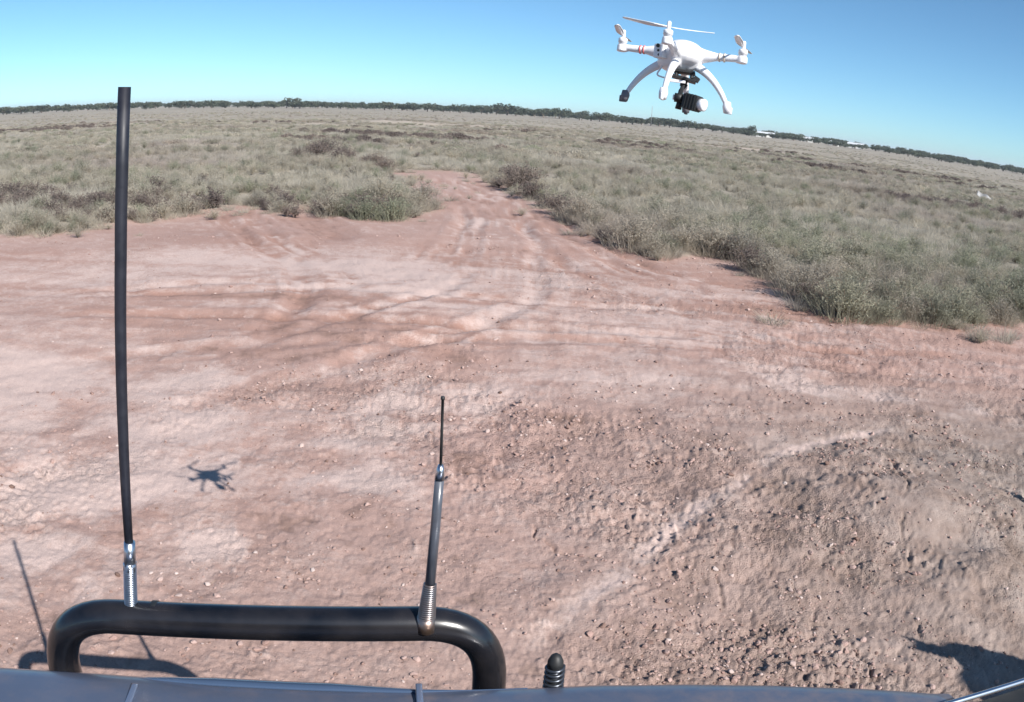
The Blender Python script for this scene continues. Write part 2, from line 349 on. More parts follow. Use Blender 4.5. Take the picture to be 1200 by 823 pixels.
# ------------------------------------------------------------------ scattering through geometry nodes (uncountable stuff only)
def scatter(name, protos, pts, scl, idx, rot, label, cat):
    c = bpy.data.collections.new(name+'_kinds')
    for p in protos:
        for cc_ in list(p.users_collection): cc_.objects.unlink(p)
        c.objects.link(p)
    me = bpy.data.meshes.new(name); me.vertices.add(len(pts)); me.vertices.foreach_set('co', np.asarray(pts, 'f').ravel())
    a = me.attributes.new('scl', 'FLOAT', 'POINT'); a.data.foreach_set('value', np.asarray(scl, 'f'))
    a = me.attributes.new('idx', 'INT', 'POINT'); a.data.foreach_set('value', np.asarray(idx, 'i'))
    a = me.attributes.new('rot', 'FLOAT_VECTOR', 'POINT'); a.data.foreach_set('vector', np.asarray(rot, 'f').ravel())
    o = link(name, me); g = bpy.data.node_groups.new(name, 'GeometryNodeTree')
    g.interface.new_socket('Geometry', in_out='INPUT', socket_type='NodeSocketGeometry'); g.interface.new_socket('Geometry', in_out='OUTPUT', socket_type='NodeSocketGeometry')
    gi = g.nodes.new('NodeGroupInput'); gout = g.nodes.new('NodeGroupOutput'); iop = g.nodes.new('GeometryNodeInstanceOnPoints')
    ci = g.nodes.new('GeometryNodeCollectionInfo'); ci.inputs['Collection'].default_value = c; ci.inputs['Separate Children'].default_value = True; ci.inputs['Reset Children'].default_value = True
    def na_(n, ty): q = g.nodes.new('GeometryNodeInputNamedAttribute'); q.data_type = ty; q.inputs['Name'].default_value = n; return q.outputs['Attribute']
    L = g.links.new; L(gi.outputs[0], iop.inputs['Points']); L(ci.outputs[0], iop.inputs['Instance']); iop.inputs['Pick Instance'].default_value = True
    L(na_('idx', 'INT'), iop.inputs['Instance Index']); L(na_('scl', 'FLOAT'), iop.inputs['Scale'])
    er = g.nodes.new('FunctionNodeEulerToRotation'); L(na_('rot', 'FLOAT_VECTOR'), er.inputs[0]); L(er.outputs[0], iop.inputs['Rotation'])
    L(iop.outputs[0], gout.inputs[0]); md = o.modifiers.new('scatter', 'NODES'); md.node_group = g
    tag(o, label, cat, kind='stuff'); return o

# ------------------------------------------------------------------ leaf materials
def leafmat(name, c1, c2, c3):
    m, t, b = mat(name); oi = N(t, 'ShaderNodeObjectInfo'); g = N(t, 'ShaderNodeNewGeometry')
    n = N(t, 'ShaderNodeTexNoise'); n.inputs['Scale'].default_value = .33; n.inputs['Detail'].default_value = 4; t.links.new(g.outputs['Position'], n.inputs['Vector'])
    a = mixc(t, mrange(t, n.outputs[0], .38, .62), c1, c2)
    n2 = N(t, 'ShaderNodeTexNoise'); n2.inputs['Scale'].default_value = .11; n2.inputs['Detail'].default_value = 3; t.links.new(g.outputs['Position'], n2.inputs['Vector'])
    a = mixc(t, mrange(t, n2.outputs[0], .50, .66), a, c3)
    v = mixc(t, oi.outputs['Random'], (.82, .82, .82), (1.16, 1.14, 1.10)); a = mixc(t, 1.0, a, v, 'MULTIPLY')
    v = mixc(t, g.outputs['Random Per Island'], (.84, .84, .83), (1.14, 1.14, 1.12)); a = mixc(t, 1.0, a, v, 'MULTIPLY')
    t.links.new(a, b.inputs['Base Color']); b.inputs['Roughness'].default_value = .8; b.inputs['Specular IOR Level'].default_value = .2
    tr = N(t, 'ShaderNodeBsdfTranslucent'); t.links.new(a, tr.inputs[0]); mx = N(t, 'ShaderNodeMixShader'); mx.inputs[0].default_value = .38
    out = t.nodes['Material Output']; t.links.new(b.outputs[0], mx.inputs[1]); t.links.new(tr.outputs[0], mx.inputs[2]); t.links.new(mx.outputs[0], out.inputs[0]); return m
M_sage = leafmat('sage_leaf', (.38, .35, .295), (.46, .42, .35), (.37, .32, .28))
M_straw = leafmat('straw_blade', (.49, .455, .395), (.44, .41, .355), (.41, .355, .33))
M_green = leafmat('green_leaf', (.27, .28, .21), (.33, .33, .255), (.31, .28, .235))
M_purple = leafmat('dark_leaf', (.19, .155, .145), (.23, .19, .17), (.18, .145, .14))
M_tree = leafmat('tree_leaf', (.085, .105, .075), (.11, .125, .09), (.095, .105, .085))
M_twig = simple('twig', (.16, .12, .09), .9, nscale=30)
M_bark = simple('bark', (.14, .11, .09), .95, nscale=4)

def blades(n, rad, hgt, w, lean, curl, seed, segs=2):
    r = random.Random(seed); bm = bmesh.new()
    for _ in range(n):
        a = r.uniform(0, 6.283); q = rad*math.sqrt(r.random()); b0 = Vector((math.cos(a)*q, math.sin(a)*q, -.02)); hd = r.uniform(0, 6.283)
        out = Vector((math.cos(a), math.sin(a), 0))*lean*q/max(rad, 1e-3)+Vector((math.cos(hd), math.sin(hd), 0))*r.uniform(0, lean*.8)
        hh_ = hgt*r.uniform(.5, 1.1)*(1-.35*(q/rad)**2); ta = r.uniform(0, 3.14); s = Vector((math.cos(ta), math.sin(ta), 0))*w*r.uniform(.6, 1.3)
        pv = None
        for k in range(segs+1):
            f = k/segs; p = b0+out*hgt*(f*.6+curl*f*f)+Vector((0, 0, hh_*f*(1-.25*f*curl))); ww = s*(1-f*.85)
            c_ = (bm.verts.new(p-ww), bm.verts.new(p+ww))
            if pv: bm.faces.new((pv[0], pv[1], c_[1], c_[0]))
            pv = c_
    return bm
def leafball(n, rx, hgt, ls, seed, base=.0, clumps=9, shell=.5):
    r = random.Random(seed); bm = bmesh.new(); cl = []
    for _ in range(clumps):
        a = r.uniform(0, 6.283); q = rx*.62*math.sqrt(r.random()); z = base+(hgt-base)*r.uniform(.25, .78)*(1-.35*q/rx); cl.append((Vector((math.cos(a)*q, math.sin(a)*q, z)), r.uniform(.28, .5)))
    for _ in range(n):
        c_, s = r.choice(cl); d = Vector((r.gauss(0, 1), r.gauss(0, 1), r.gauss(0, 1))).normalized(); d *= (shell+(1-shell)*r.random()**.5)
        p = c_+Vector((d.x*s*rx, d.y*s*rx, d.z*s*(hgt-base)*.62)); p.z = max(p.z, .01)
        nn = (d+Vector((r.gauss(0, .6), r.gauss(0, .6), r.gauss(0, .6)))).normalized(); tx = nn.orthogonal().normalized(); tx.rotate(Matrix.Rotation(r.uniform(0, 6.28), 3, nn)); ty = nn.cross(tx)
        l = ls*r.uniform(.6, 1.5); w_ = l*r.uniform(.35, .6)
        bm.faces.new([bm.verts.new(p+v) for v in (-tx*l, ty*w_-nn*l*.15, tx*l, -ty*w_+nn*l*.12)])
    return bm
def spiky(n, rad, hgt, seed, ll=.035, lw=.004):      # stems carrying small leaves: a wispy saltbush
    r = random.Random(seed); bm = bmesh.new()
    for _ in range(n):
        a = r.uniform(0, 6.283); e = r.random()**.6; tip = Vector((math.cos(a)*rad*e, math.sin(a)*rad*e, hgt*r.uniform(.55, 1.08)*(1-.45*e*e))); ctl = Vector((tip.x*.25, tip.y*.25, tip.z*.6))
        prev = None; K = 5
        for k in range(K+1):
            f = k/K; p = ctl*2*f*(1-f)+tip*f*f; wv = Vector((-math.sin(a), math.cos(a), 0))*.0035*(1.1-f)
            cur = (bm.verts.new(p-wv), bm.verts.new(p+wv))
            if prev: bm.faces.new((prev[0], prev[1], cur[1], cur[0]))
            prev = cur
            if f > .25:
                for _q in range(4):
                    d = Vector((r.gauss(0, 1), r.gauss(0, 1), abs(r.gauss(.3, .8)))).normalized(); s = d.orthogonal().normalized(); s.rotate(Matrix.Rotation(r.uniform(0, 6.28), 3, d)); l = ll*r.uniform(.6, 1.4)
                    o_ = p+Vector((r.gauss(0, .008), r.gauss(0, .008), r.gauss(0, .008)))
                    bm.faces.new([bm.verts.new(v) for v in (o_, o_+d*l*.5+s*lw, o_+d*l, o_+d*l*.5-s*lw)])
    return bm
def proto(name, bm, *ms):
    me = bpy.data.meshes.new(name); bm.to_mesh(me); bm.free()
    for m in ms: me.materials.append(m)
    return bpy.data.objects.new(name, me)

kinds = [proto('grass_tuft_a', blades(150, .13, .30, .0035, .55, .5, 1), M_straw), proto('grass_tuft_b', blades(130, .16, .24, .004, .8, .7, 2), M_sage),
         proto('grass_tuft_c', spiky(75, .24, .34, 3, .028, .003), M_sage), proto('grass_tuft_d', spiky(70, .28, .28, 4, .028, .003), M_sage), proto('grass_tuft_e', spiky(70, .22, .36, 5, .032, .0035), M_green),
         proto('grass_tuft_f', spiky(60, .26, .27, 6, .03, .006), M_purple)]
# coarse far clumps
kinds += [proto('grass_tuft_g', leafball(800, .6, .30, .028, 8, 0, 14), M_sage), proto('grass_tuft_h', blades(240, .5, .30, .011, .5, .5, 9), M_straw), proto('grass_tuft_i', leafball(420, .6, .40, .045, 10, 0, 9), M_purple),
          proto('grass_tuft_j', leafball(800, .6, .30, .028, 12, 0, 14), M_green)]
def field_points(r0, r1_, dens, azl=45):
    A_ = R(2*azl)/2*(r1_**2-r0**2); n = int(A_*dens); r_ = np.sqrt(rng.uniform(r0*r0, r1_*r1_, n)); a_ = np.radians(rng.uniform(-azl, azl, n)); return np.sin(a_)*r_, np.cos(a_)*r_
px_, py_, ps_, pi_ = [], [], [], []
for (r0, r1_, dens, far) in ((8, 18, 42, 0), (18, 32, 19, 0), (32, 55, 9, .15), (55, 95, 3.2, .7), (95, 170, .5, 1), (170, 260, .10, 1)):
    xx, yy = field_points(r0, r1_, dens); hh_, vm, _, _, _, fbr = ground_fields(xx, yy)
    u = rng.random(len(xx)); keep = (vm > .02) & (fbr < .35) & (u < .55+.45*sst(-.2, .25, fbm(xx, yy, .45, 3, 91)))
    xx, yy, hh_, vm = xx[keep], yy[keep], hh_[keep], vm[keep]; n = len(xx)
    kind = fbm(xx, yy, .16, 4, 95)+rng.normal(0, .13, n); pur = fbm(xx*.5, yy, .13, 4, 99)+rng.normal(0, .07, n)
    nearedge = sst(1.6, .2, vm)
    isf = rng.random(n) < far
    id_n = np.where(kind > .08, 0, np.where(kind > -.04, 1, np.where(kind > -.16, 2, np.where(rng.random(n) < .7, 3, 4)))); id_n = np.where(rng.random(n) < .36, rng.integers(0, 2, n), id_n)
    greenp = sst(1.0, 7, xx)*sst(20, 9, yy); id_n = np.where(rng.random(n) < greenp*.22+.03, 4, id_n)
    id_n = np.where(pur > .36, 5, id_n)
    id_f = np.where(kind > .06, 7, 6); id_f = np.where(rng.random(n) < .08, 9, id_f); id_f = np.where((pur > .33) & (yy < 80), 8, id_f)
    pi_.append(np.where(isf, id_f, id_n)); s_ = rng.uniform(.42, .92, n)*(1+.25*(rng.random(n) < .06))*(1-.3*nearedge*rng.random(n)); s_ = s_*np.where(isf, 1, 1.15)*(1-.15*sst(2, 8, xx)*sst(22, 10, yy))*(1-.35*sst(40, 120, np.hypot(xx, yy)))
    ps_.append(s_); px_.append(xx); py_.append(np.stack([yy, hh_], 1))
xx, yy = field_points(8, 28, 26); hh_, vm, _, _, _, _ = ground_fields(xx, yy); k_ = (vm <= .05) & (vm > -1.1) & (rng.random(len(xx)) < .55*np.exp(vm*2.6)*sst(-.1, .25, fbm(xx, yy, .8, 2, 131)+.08)); xx, yy, hh_ = xx[k_], yy[k_], hh_[k_]; n = len(xx)
px_.append(xx); py_.append(np.stack([yy, hh_], 1)); ps_.append(rng.uniform(.3, .85, n)); pi_.append(rng.choice([0, 1, 1, 3], n))
X_ = np.concatenate(px_); Y_ = np.concatenate(py_); SC = np.concatenate(ps_); ID = np.concatenate(pi_); n = len(X_)
scatter('grassland', kinds, np.stack([X_, Y_[:, 0], Y_[:, 1]], 1), SC, ID, np.stack([rng.normal(0, .08, n), rng.normal(0, .08, n), rng.uniform(0, 6.28, n)], 1),
        'grey green and straw coloured saltbush and grass covering the plain', 'grass')
print('tufts', n)
# sparse low weeds creeping over the soil margin
# clods and grit
def clod(seed, m):
    r = random.Random(seed); bm = bmesh.new(); bmesh.ops.create_icosphere(bm, subdivisions=2, radius=1); o_ = [Vector((r.uniform(-1, 1), r.uniform(-1, 1), r.uniform(-1, 1))).normalized() for _ in range(7)]
    for v in bm.verts:
        d = v.co.normalized(); k = min(1.0, min(.62/max(.05, d.dot(q)) if d.dot(q) > .3 else 9 for q in o_)); v.co = d*k*Vector((1, .8, .55)).length/1.4; v.co = Vector((v.co.x*1.15, v.co.y*.9, v.co.z*.62))
    return proto('clod_'+'abcdefgh'[seed % 8], bm, m)
m_clod, t, b = mat('clod'); oi = N(t, 'ShaderNodeObjectInfo'); g_ = N(t, 'ShaderNodeNewGeometry'); nz = N(t, 'ShaderNodeTexNoise'); nz.inputs['Scale'].default_value = 60; t.links.new(g_.outputs['Position'], nz.inputs['Vector'])
cl = ramp(t, oi.outputs['Random'], [(0, (.17, .11, .09)), (.3, (.32, .215, .19)), (.85, (.42, .31, .28)), (1, (.50, .42, .39))]); cl = mixc(t, mrange(t, nz.outputs[0], .3, .7, .3, 0), cl, (.16, .10, .08))
t.links.new(cl, b.inputs['Base Color']); b.inputs['Roughness'].default_value = .95; b.inputs['Specular IOR Level'].default_value = .15
cx_, cy_ = [], []
for (r0, r1_, dens) in ((1.2, 3.2, 4200), (3.2, 6, 1500), (6, 12, 190)):
    xx, yy = field_points(r0, r1_, dens, 42); hh_, vm, rgh, pl_, _, _ = ground_fields(xx, yy)
    pr = np.clip(rgh, .12, 1)*sst(-.25, .3, fbm(xx, yy, 2.2, 3, 111)+.08)*np.clip(.75-pl_*.9, .02, .8); k = (rng.random(len(xx)) < pr) & (vm < 0); cx_.append(np.stack([xx[k], yy[k], hh_[k]], 1))
pts = np.concatenate(cx_); n = len(pts); sz = .0029*np.exp(rng.normal(0, .62, n)); sz = np.clip(sz, .0018, .013)*(1+.10*np.hypot(pts[:, 0], pts[:, 1])); pts[:, 2] += sz*.2
def litter(seed, nm):
    r = random.Random(seed); bm = bmesh.new(); q = [(0, 0, .3)]; a = 0
    for k in range(5): a += r.uniform(-.5, .5); q.append((q[-1][0]+math.cos(a)*3.2, q[-1][1]+math.sin(a)*3.2, .3+r.uniform(0, .8)))
    tube(bm, q, [.34, .36, .33, .3, .26, .15], 5); return proto(nm, bm, M_litter)
M_litter = simple('dry_stalk', (.30, .24, .17), .9, nscale=20, col2=(.16, .11, .08))
ix_ = rng.integers(0, 5, n); ix_ = np.where(rng.random(n) < .008, rng.integers(5, 7, n), ix_); sz = np.where(ix_ > 4, np.minimum(sz, .0045)*.55, sz)
scatter('loose_clods', [clod(k, m_clod) for k in range(5)]+[litter(3, 'clod_y'), litter(4, 'clod_z')], pts, sz, ix_, rng.uniform(-.5, .5, (n, 3))+np.stack([np.zeros(n), np.zeros(n), rng.uniform(0, 6.28, n)], 1),
        'small crumbs and clods of dry red soil strewn over the bare ground', 'soil clods')
print('clods', n)

# ------------------------------------------------------------------ single shrubs at the edge of the grassland
def shrub_meshes(name, fol, stems):
    a = bpy.data.meshes.new(name+'_foliage'); fol.to_mesh(a); fol.free(); b_ = bpy.data.meshes.new(name+'_stems'); stems.to_mesh(b_); stems.free(); return a, b_
def stems_bm(rad, hgt, n, seed):
    r = random.Random(seed); bm = bmesh.new()
    for _ in range(n):
        a = r.uniform(0, 6.28); q = rad*r.uniform(.3, .85); p2_ = Vector((math.cos(a)*q, math.sin(a)*q, hgt*r.uniform(.5, .9))); tube(bm, arc3((0, 0, -.03), p2_, (p2_.x*.3, p2_.y*.3, p2_.z*.5), 4), [.007, .006, .005, .004, .0025], 5)
    return bm
def joinbm(*bms):
    out = bms[0]
    for q in bms[1:]:
        me_ = bpy.data.meshes.new('j'); q.to_mesh(me_); q.free(); out.from_mesh(me_); bpy.data.meshes.remove(me_)
    return out
SH = {}
for key, m_, fol in (('sage', M_sage, lambda s: joinbm(spiky(190, .40, .52, s, .035, .0045), blades(260, .36, .50, .0035, .5, .4, s+9), leafball(260, .38, .36, .014, s+50))),
                     ('green', M_green, lambda s: joinbm(spiky(180, .38, .50, s, .04, .005), blades(260, .34, .50, .004, .5, .4, s+9), leafball(280, .40, .36, .016, s+60))),
                     ('dark', M_purple, lambda s: joinbm(spiky(120, .5, .50, s, .035, .006), leafball(900, .52, .50, .018, s+70)))):
    for v in range(2):
        f_, s_ = shrub_meshes(key, fol(100+v*7), stems_bm(.4, .5, 14, v)); f_.materials.append(m_); s_.materials.append(M_twig); SH[key, v] = (f_, s_)
LAB = {('sage', 'r'): ('wispy grey green shrub in the row edging the track on its right side', 'grey green shrubs along the right of the track'),
       ('green', 'r'): ('greener leafy shrub in the thick clump at the right of the bare ground', 'green shrubs at the right edge'),
       ('dark', 'r'): ('dark purplish shrub on the shaded bank at the right of the track bend', 'dark shrubs on the right bank'),
       ('sage', 'l'): ('pale grey green shrub on the tongue of grass left of the track', 'grey green shrubs left of the track'),
       ('green', 'l'): ('green shrub on the tongue of grass left of the track', 'green shrubs left of the track'),
       ('dark', 'l'): ('dark purple low shrub behind the grass tongue left of the track', 'dark shrubs left of the track')}
def shrub(px, py, key, side, s, v=None, lab=None):
    p = G(px+random.uniform(-5, 5), py+random.uniform(-2.5, 1.5)); s *= random.choice([.7, .9, 1, 1, 1.15]); p.z = gh(p.x, p.y); v = random.randrange(2) if v is None else v
    o = empty('shrub', p, (0, 0, random.uniform(0, 6.28))); o.scale = (s*random.uniform(.9, 1.15), s*random.uniform(.9, 1.15), s*random.uniform(.9, 1.1))
    l, g = LAB[key, side]; tag(o, lab or l, 'shrub', g)
    link('foliage', SH[key, v][0], None, o); link('stem', SH[key, v][1], None, o)
for q in [(588, 219), (604, 226), (622, 235), (640, 243), (596, 214), (616, 224), (658, 252)]: shrub(*q, 'dark', 'r', random.uniform(.8, 1.0))
for q in [(676, 262), (700, 272), (722, 282), (745, 293), (770, 300), (690, 258), (735, 280), (800, 298), (840, 300), (865, 305), (905, 328), (925, 340), (945, 352), (960, 360), (890, 310), (935, 335), (960, 340)]:
    shrub(*q, 'sage', 'r', random.uniform(.55, .95))
for q in [(860, 302), (712, 284), (948, 358), (880, 320)]: shrub(*q, 'dark', 'r', random.uniform(.5, .75))
for q in [(985, 372), (1010, 376), (1035, 379), (1062, 380), (1090, 380), (1118, 380), (1146, 378), (1172, 377), (1196, 374), (1000, 360), (1040, 365), (1080, 366), (1125, 366), (1165, 362), (1195, 360)]:
    shrub(*q, random.choice(['green', 'green', 'sage']), 'r', random.uniform(.55, .85))
for q in [(385, 252), (405, 256), (430, 259), (455, 258), (475, 254), (490, 248), (494, 240), (418, 248), (445, 246), (468, 240)]: shrub(*q, random.choice(['green', 'sage']), 'l', random.uniform(.6, .85))
for q in [(350, 188), (365, 186), (380, 187), (395, 189), (410, 192), (425, 196), (440, 199), (452, 203), (372, 190), (402, 194)]: shrub(*q, 'dark', 'l', random.uniform(.8, 1.1))
for q in [(215, 250), (262, 241), (300, 244), (330, 249), (130, 262), (165, 260), (195, 256), (90, 270), (50, 273), (20, 276)]: shrub(*q, 'sage', 'l', random.uniform(.4, .65))

# weed at the right edge of the bare ground
p = G(1207, 592); wd = empty('weed', (p.x, p.y, gh(p.x, p.y))); tag(wd, 'small green weed with thin leaves on bare soil at the far right', 'weed')
wd.scale = (.55, .55, .55)
obj('foliage', spiky(14, .10, .30, 77, .05, .006), M_green, wd); obj('stem', stems_bm(.07, .26, 3, 5), M_twig, wd)

# ------------------------------------------------------------------ far trees, houses, mast
def tree_mesh(seed, w, h, n=520):
    r = random.Random(seed); bm = bmesh.new(); cl = []
    for _ in range(11):
        a = r.uniform(0, 6.283); q = w*.36*math.sqrt(r.random()); cl.append((Vector((math.cos(a)*q, math.sin(a)*q, h*r.uniform(.30, .78))), r.uniform(.16, .30)))
    for _ in range(n):
        c_, s = r.choice(cl); d = Vector((r.gauss(0, 1), r.gauss(0, 1), r.gauss(0, 1))).normalized()*r.uniform(.5, 1); p = c_+Vector((d.x*s*w, d.y*s*w, d.z*s*h*.8)); p.z = max(.2, p.z)
        nn = (d+Vector((r.gauss(0, .5), r.gauss(0, .5), r.gauss(0, .5)))).normalized(); tx = nn.orthogonal().normalized(); tx.rotate(Matrix.Rotation(r.uniform(0, 6.28), 3, nn)); ty = nn.cross(tx); l = w*r.uniform(.03, .065)
        bm.faces.new([bm.verts.new(p+v) for v in (-tx*l, ty*l*.7-nn*l*.2, tx*l, -ty*l*.7+nn*l*.2)])
    me_ = bpy.data.meshes.new('crown'); bm.to_mesh(me_); bm.free(); me_.materials.append(M_tree)
    bm = bmesh.new(); tube(bm, [(0, 0, -.3), (.1, 0, h*.2), (0, .1, h*.45)], [w*.035, w*.028, w*.015], 6)
    for _ in range(3): a = r.uniform(0, 6.28); tube(bm, [(0, 0, h*.22), (math.cos(a)*w*.2, math.sin(a)*w*.2, h*.5)], [w*.018, w*.008], 5)
    t_ = bpy.data.meshes.new('trunk'); bm.to_mesh(t_); bm.free(); t_.materials.append(M_bark); return me_, t_
TM = [tree_mesh(k, 6, 5) for k in range(5)]
def tree(az_, dist, w, h, label, group=None, parts=True):
    k = random.randrange(5); x_, y_ = math.sin(R(az_))*dist, math.cos(R(az_))*dist
    o = empty('tree', (x_, y_, gh(x_, y_)-.1), (0, 0, random.uniform(0, 6.28))); o.scale = (w/6, w/6, h/5); tag(o, label, 'tree', group)
    link('crown', TM[k][0], None, o); link('trunk', TM[k][1], None, o); return o
tree(-15.5, 400, 8.5, 5.6, 'rounded dark tree standing above the horizon scrub left of centre')
tree(-1.3, 400, 16, 6.6, 'broad spreading tree, the highest hump of the tree line at centre')
tree(2.2, 400, 11, 5.9, 'dark bushy tree on the horizon just right of the highest hump')
tree(15.0, 395, 4.5, 5.6, 'slim dark tree rising beside the leftmost white house')
for k in range(150):
    a_ = -44+88*(k+random.random())/150; d_ = random.uniform(385, 430)
    hump = 1+.35*math.exp(-((a_-1)/9)**2); wst = 1-.25*(a_ > 12)
    tree(a_, d_, random.uniform(5, 11), random.uniform(2.7, 4.4)*hump*wst, 'low dark green tree in the long tree line on the horizon', 'trees along the horizon')
xs, ys, ss, ii = [], [], [], []
for k in range(900):
    a_ = random.uniform(-48, 48); d_ = random.uniform(430, 620); xs.append((math.sin(R(a_))*d_, math.cos(R(a_))*d_, -.3)); ss.append(random.uniform(.65, 1.0)); ii.append(random.randrange(5))
pr = []
for k in range(5): q = TM[k][0].copy(); q.name = 'wood_'+'abcde'[k]; pr.append(bpy.data.objects.new('wood_'+'abcde'[k], q))
scatter('woodland', pr, xs, ss, ii, [(0, 0, random.uniform(0, 6.28)) for _ in xs], 'far off band of dark scrub wood behind the horizon trees', 'woodland')

M_white = simple('white_wall', (.72, .72, .70), .7, nscale=2, namt=.02); M_roof = simple('pale_roof', (.62, .64, .66), .45, nscale=1, namt=.03); M_dkglass = simple('window_glass', (.03, .04, .05), .15); M_doorb = simple('door_paint', (.2, .18, .16), .6)
def house(px, py, L, hh_, label, dist=431):
    a = math.atan2(*ray(px, py)[:2]); x_, y_ = math.sin(a)*dist, math.cos(a)*dist; o = empty('house', (x_, y_, gh(x_, y_)), (0, 0, -a+random.uniform(-.3, .3))); tag(o, label, 'house')
    bm = box(bmesh.new(), (0, 0, hh_*.5), (L, 5, hh_)); obj('wall', bm, M_white, o)
    bm = bmesh.new(); prof = [(-3, hh_-.02), (0, hh_+.8), (3, hh_-.02), (2.8, hh_-.15), (-2.8, hh_-.15)]
    rings = [[bm.verts.new((s*(L/2+.3), q[0], q[1])) for q in prof] for s in (-1, 1)]
    for k in range(5): bm.faces.new((rings[0][k], rings[0][(k+1) % 5], rings[1][(k+1) % 5], rings[1][k]))
    bm.faces.new(rings[0][::-1]); bm.faces.new(rings[1]); obj('roof', bm, M_roof, o)
    for s in (-.3, .3): obj('window', box(bmesh.new(), (L*s, -2.52, hh_*.55), (1.2, .06, .9)), M_dkglass, o)
    obj('door', box(bmesh.new(), (0, -2.52, 1.0), (.9, .06, 2.0)), M_doorb, o)
house(897, 156, 9, 2.0, 'long white house at the horizon, leftmost of the far houses'); house(946, 160, 6, 1.7, 'small white house on the horizon, second from the left')
house(978, 163, 4.5, 1.6, 'smallest pale house between two white ones on the horizon'); house(1003, 167, 7.5, 2.0, 'white house on the horizon, rightmost of the far houses')
a = R(8.28); bm = bmesh.new(); tube(bm, [(0, 0, 0), (0, 0, 9.5)], [.16, .09], 8); mo = obj('mast', bm, simple('galv', (.25, .25, .26), .5), None, True); mo.location = (math.sin(a)*400, math.cos(a)*400, 0)
tag(mo, 'thin grey mast sticking up from the tree line', 'mast')
# pale sheet caught in the grass
p = G(1152, 238); bm = bmesh.new(); bmesh.ops.create_grid(bm, x_segments=14, y_segments=8, size=.5)
for v in bm.verts: v.co = Vector((v.co.x*.75, v.co.y*.4, (.04*math.sin(v.co.x*9))+.03*math.cos(v.co.y*13+v.co.x*4)))
bmesh.ops.solidify(bm, geom=bm.faces[:], thickness=.004); sh = obj('plastic_sheet', bm, simple('sheet', (.24, .24, .24), .5), None, True, (p.x, p.y, gh(p.x, p.y)+.26)); sh.rotation_euler = (.5, .3, -.5)
tag(sh, 'crumpled pale sheet lying on the grass at the far right', 'sheet')

# ------------------------------------------------------------------ the car the camera rides on
M_body = simple('blue_grey_paint', (.10, .125, .185), .30, .3, nscale=9, namt=.03, coat=.35)
t = M_body.node_tree; b = t.nodes['Principled BSDF']; g_ = N(t, 'ShaderNodeNewGeometry'); du = noise(t, 26, 9, .72, g_.outputs['Position']); d2 = noise(t, 3.0, 4, .6, g_.outputs['Position'])
old = b.inputs['Base Color'].links[0].from_socket; dm = math1(t, 'MULTIPLY', mrange(t, du, .42, .74), mrange(t, d2, .35, .7, .15, .55)); t.links.new(mixc(t, dm, old, (.36, .26, .21)), b.inputs['Base Color']); t.links.new(mrange(t, dm, 0, .4, .45, .05), b.inputs['Coat Weight'])
M_prot = simple('tinted_acrylic', (.05, .08, .14), .16, coat=.8)
M_bar = simple('black_powder_coat', (.004, .005, .008), .24, nscale=14, namt=.12, bump=.06, coat=.4, col2=(.022, .020, .022))
M_blk = simple('black_plastic', (.012, .013, .014), .5, nscale=30, namt=.1)
M_chrome = simple('chrome', (.62, .65, .70), .22, 1.0); M_steel = simple('spring_steel', (.50, .54, .60), .30, 1.0, nscale=60, namt=.05)
M_dsteel = simple('dark_spring', (.10, .11, .13), .35, .8); M_rust = simple('rusty_spring', (.30, .30, .32), .36, .9, nscale=25, namt=.3, col2=(.33, .20, .13)); M_grey = simple('grey_sleeve', (.06, .066, .082), .3, nscale=40, coat=.3)
M_glass = simple('windscreen_glass', (.02, .025, .03), .05, coat=.5); M_tyre = simple('tyre', (.02, .02, .02), .85, nscale=30); M_rim = simple('rim', (.35, .36, .37), .35, .9)
M_lamp = simple('lamp_lens', (.7, .7, .7), .08, coat=1)
YAW = R(8.5); VT = Vector((.03, 0, 0)); car = empty('four_wheel_drive', VT, (0, 0, YAW))
tag(car, 'blue grey four wheel drive seen over its bonnet, black bull bar with antennas in front', 'car'); Minv = Matrix.Rotation(-YAW, 3, 'Z')
def wl(p): return Minv@(Vector(p)-VT)
def wlp(px, py, z): return wl(G(px, py, z))
# bonnet: crowned skin with rolled front edge
edge = [wlp(*q, 1.085) for q in [(-120, 790), (0, 781), (50, 783), (120, 786), (200, 790), (300, 796), (400, 800), (480, 803), (600, 801), (700, 797), (800, 796), (900, 797), (1000, 800), (1060, 803), (1100, 806)]]
ex = [q.x for q in edge]; ey = [q.y for q in edge]; BX0, BX1 = ex[0]-.05, ex[-1]+.01
def fy(xx): return float(np.interp(xx, ex, ey))
bm = bmesh.new(); NX, NY = 70, 26; grid = []
for a in range(NX+1):
    xx = BX0+(BX1-BX0)*a/NX; f0 = fy(xx); row = []
    prof = [(f0-.030, 1.0), (f0-.004, 1.045), (f0, 1.066), (f0-.005, 1.080), (f0-.016, 1.087), (f0-.035, 1.090)]
    for k in range(NY-5+1):
        t_ = (k+1)/(NY-4); prof.append((f0-.035-(f0-.035-.10)*t_, 1.090+.045*t_**.9))
    for (yy, zz) in prof:
        cx0 = (BX0+BX1)/2; u = (xx-cx0)/(BX1-BX0)*2; z = zz-.004*max(0, u)**4+.009*min(1, max(0, (-.35-u)/.5))+.003*math.exp(-((abs(u)-.55)/.05)**2)*min(1, max(0, (f0-yy)/.15)); row.append(bm.verts.new((xx, yy, z)))
    grid.append(row)
for a in range(NX):
    for k in range(len(grid[0])-1): bm.faces.new((grid[a][k], grid[a+1][k], grid[a+1][k+1], grid[a][k+1]))
bonnet = obj('bonnet', bm, M_body, car, True); so_ = bonnet.modifiers.new('t', 'SOLIDIFY'); so_.thickness = .003
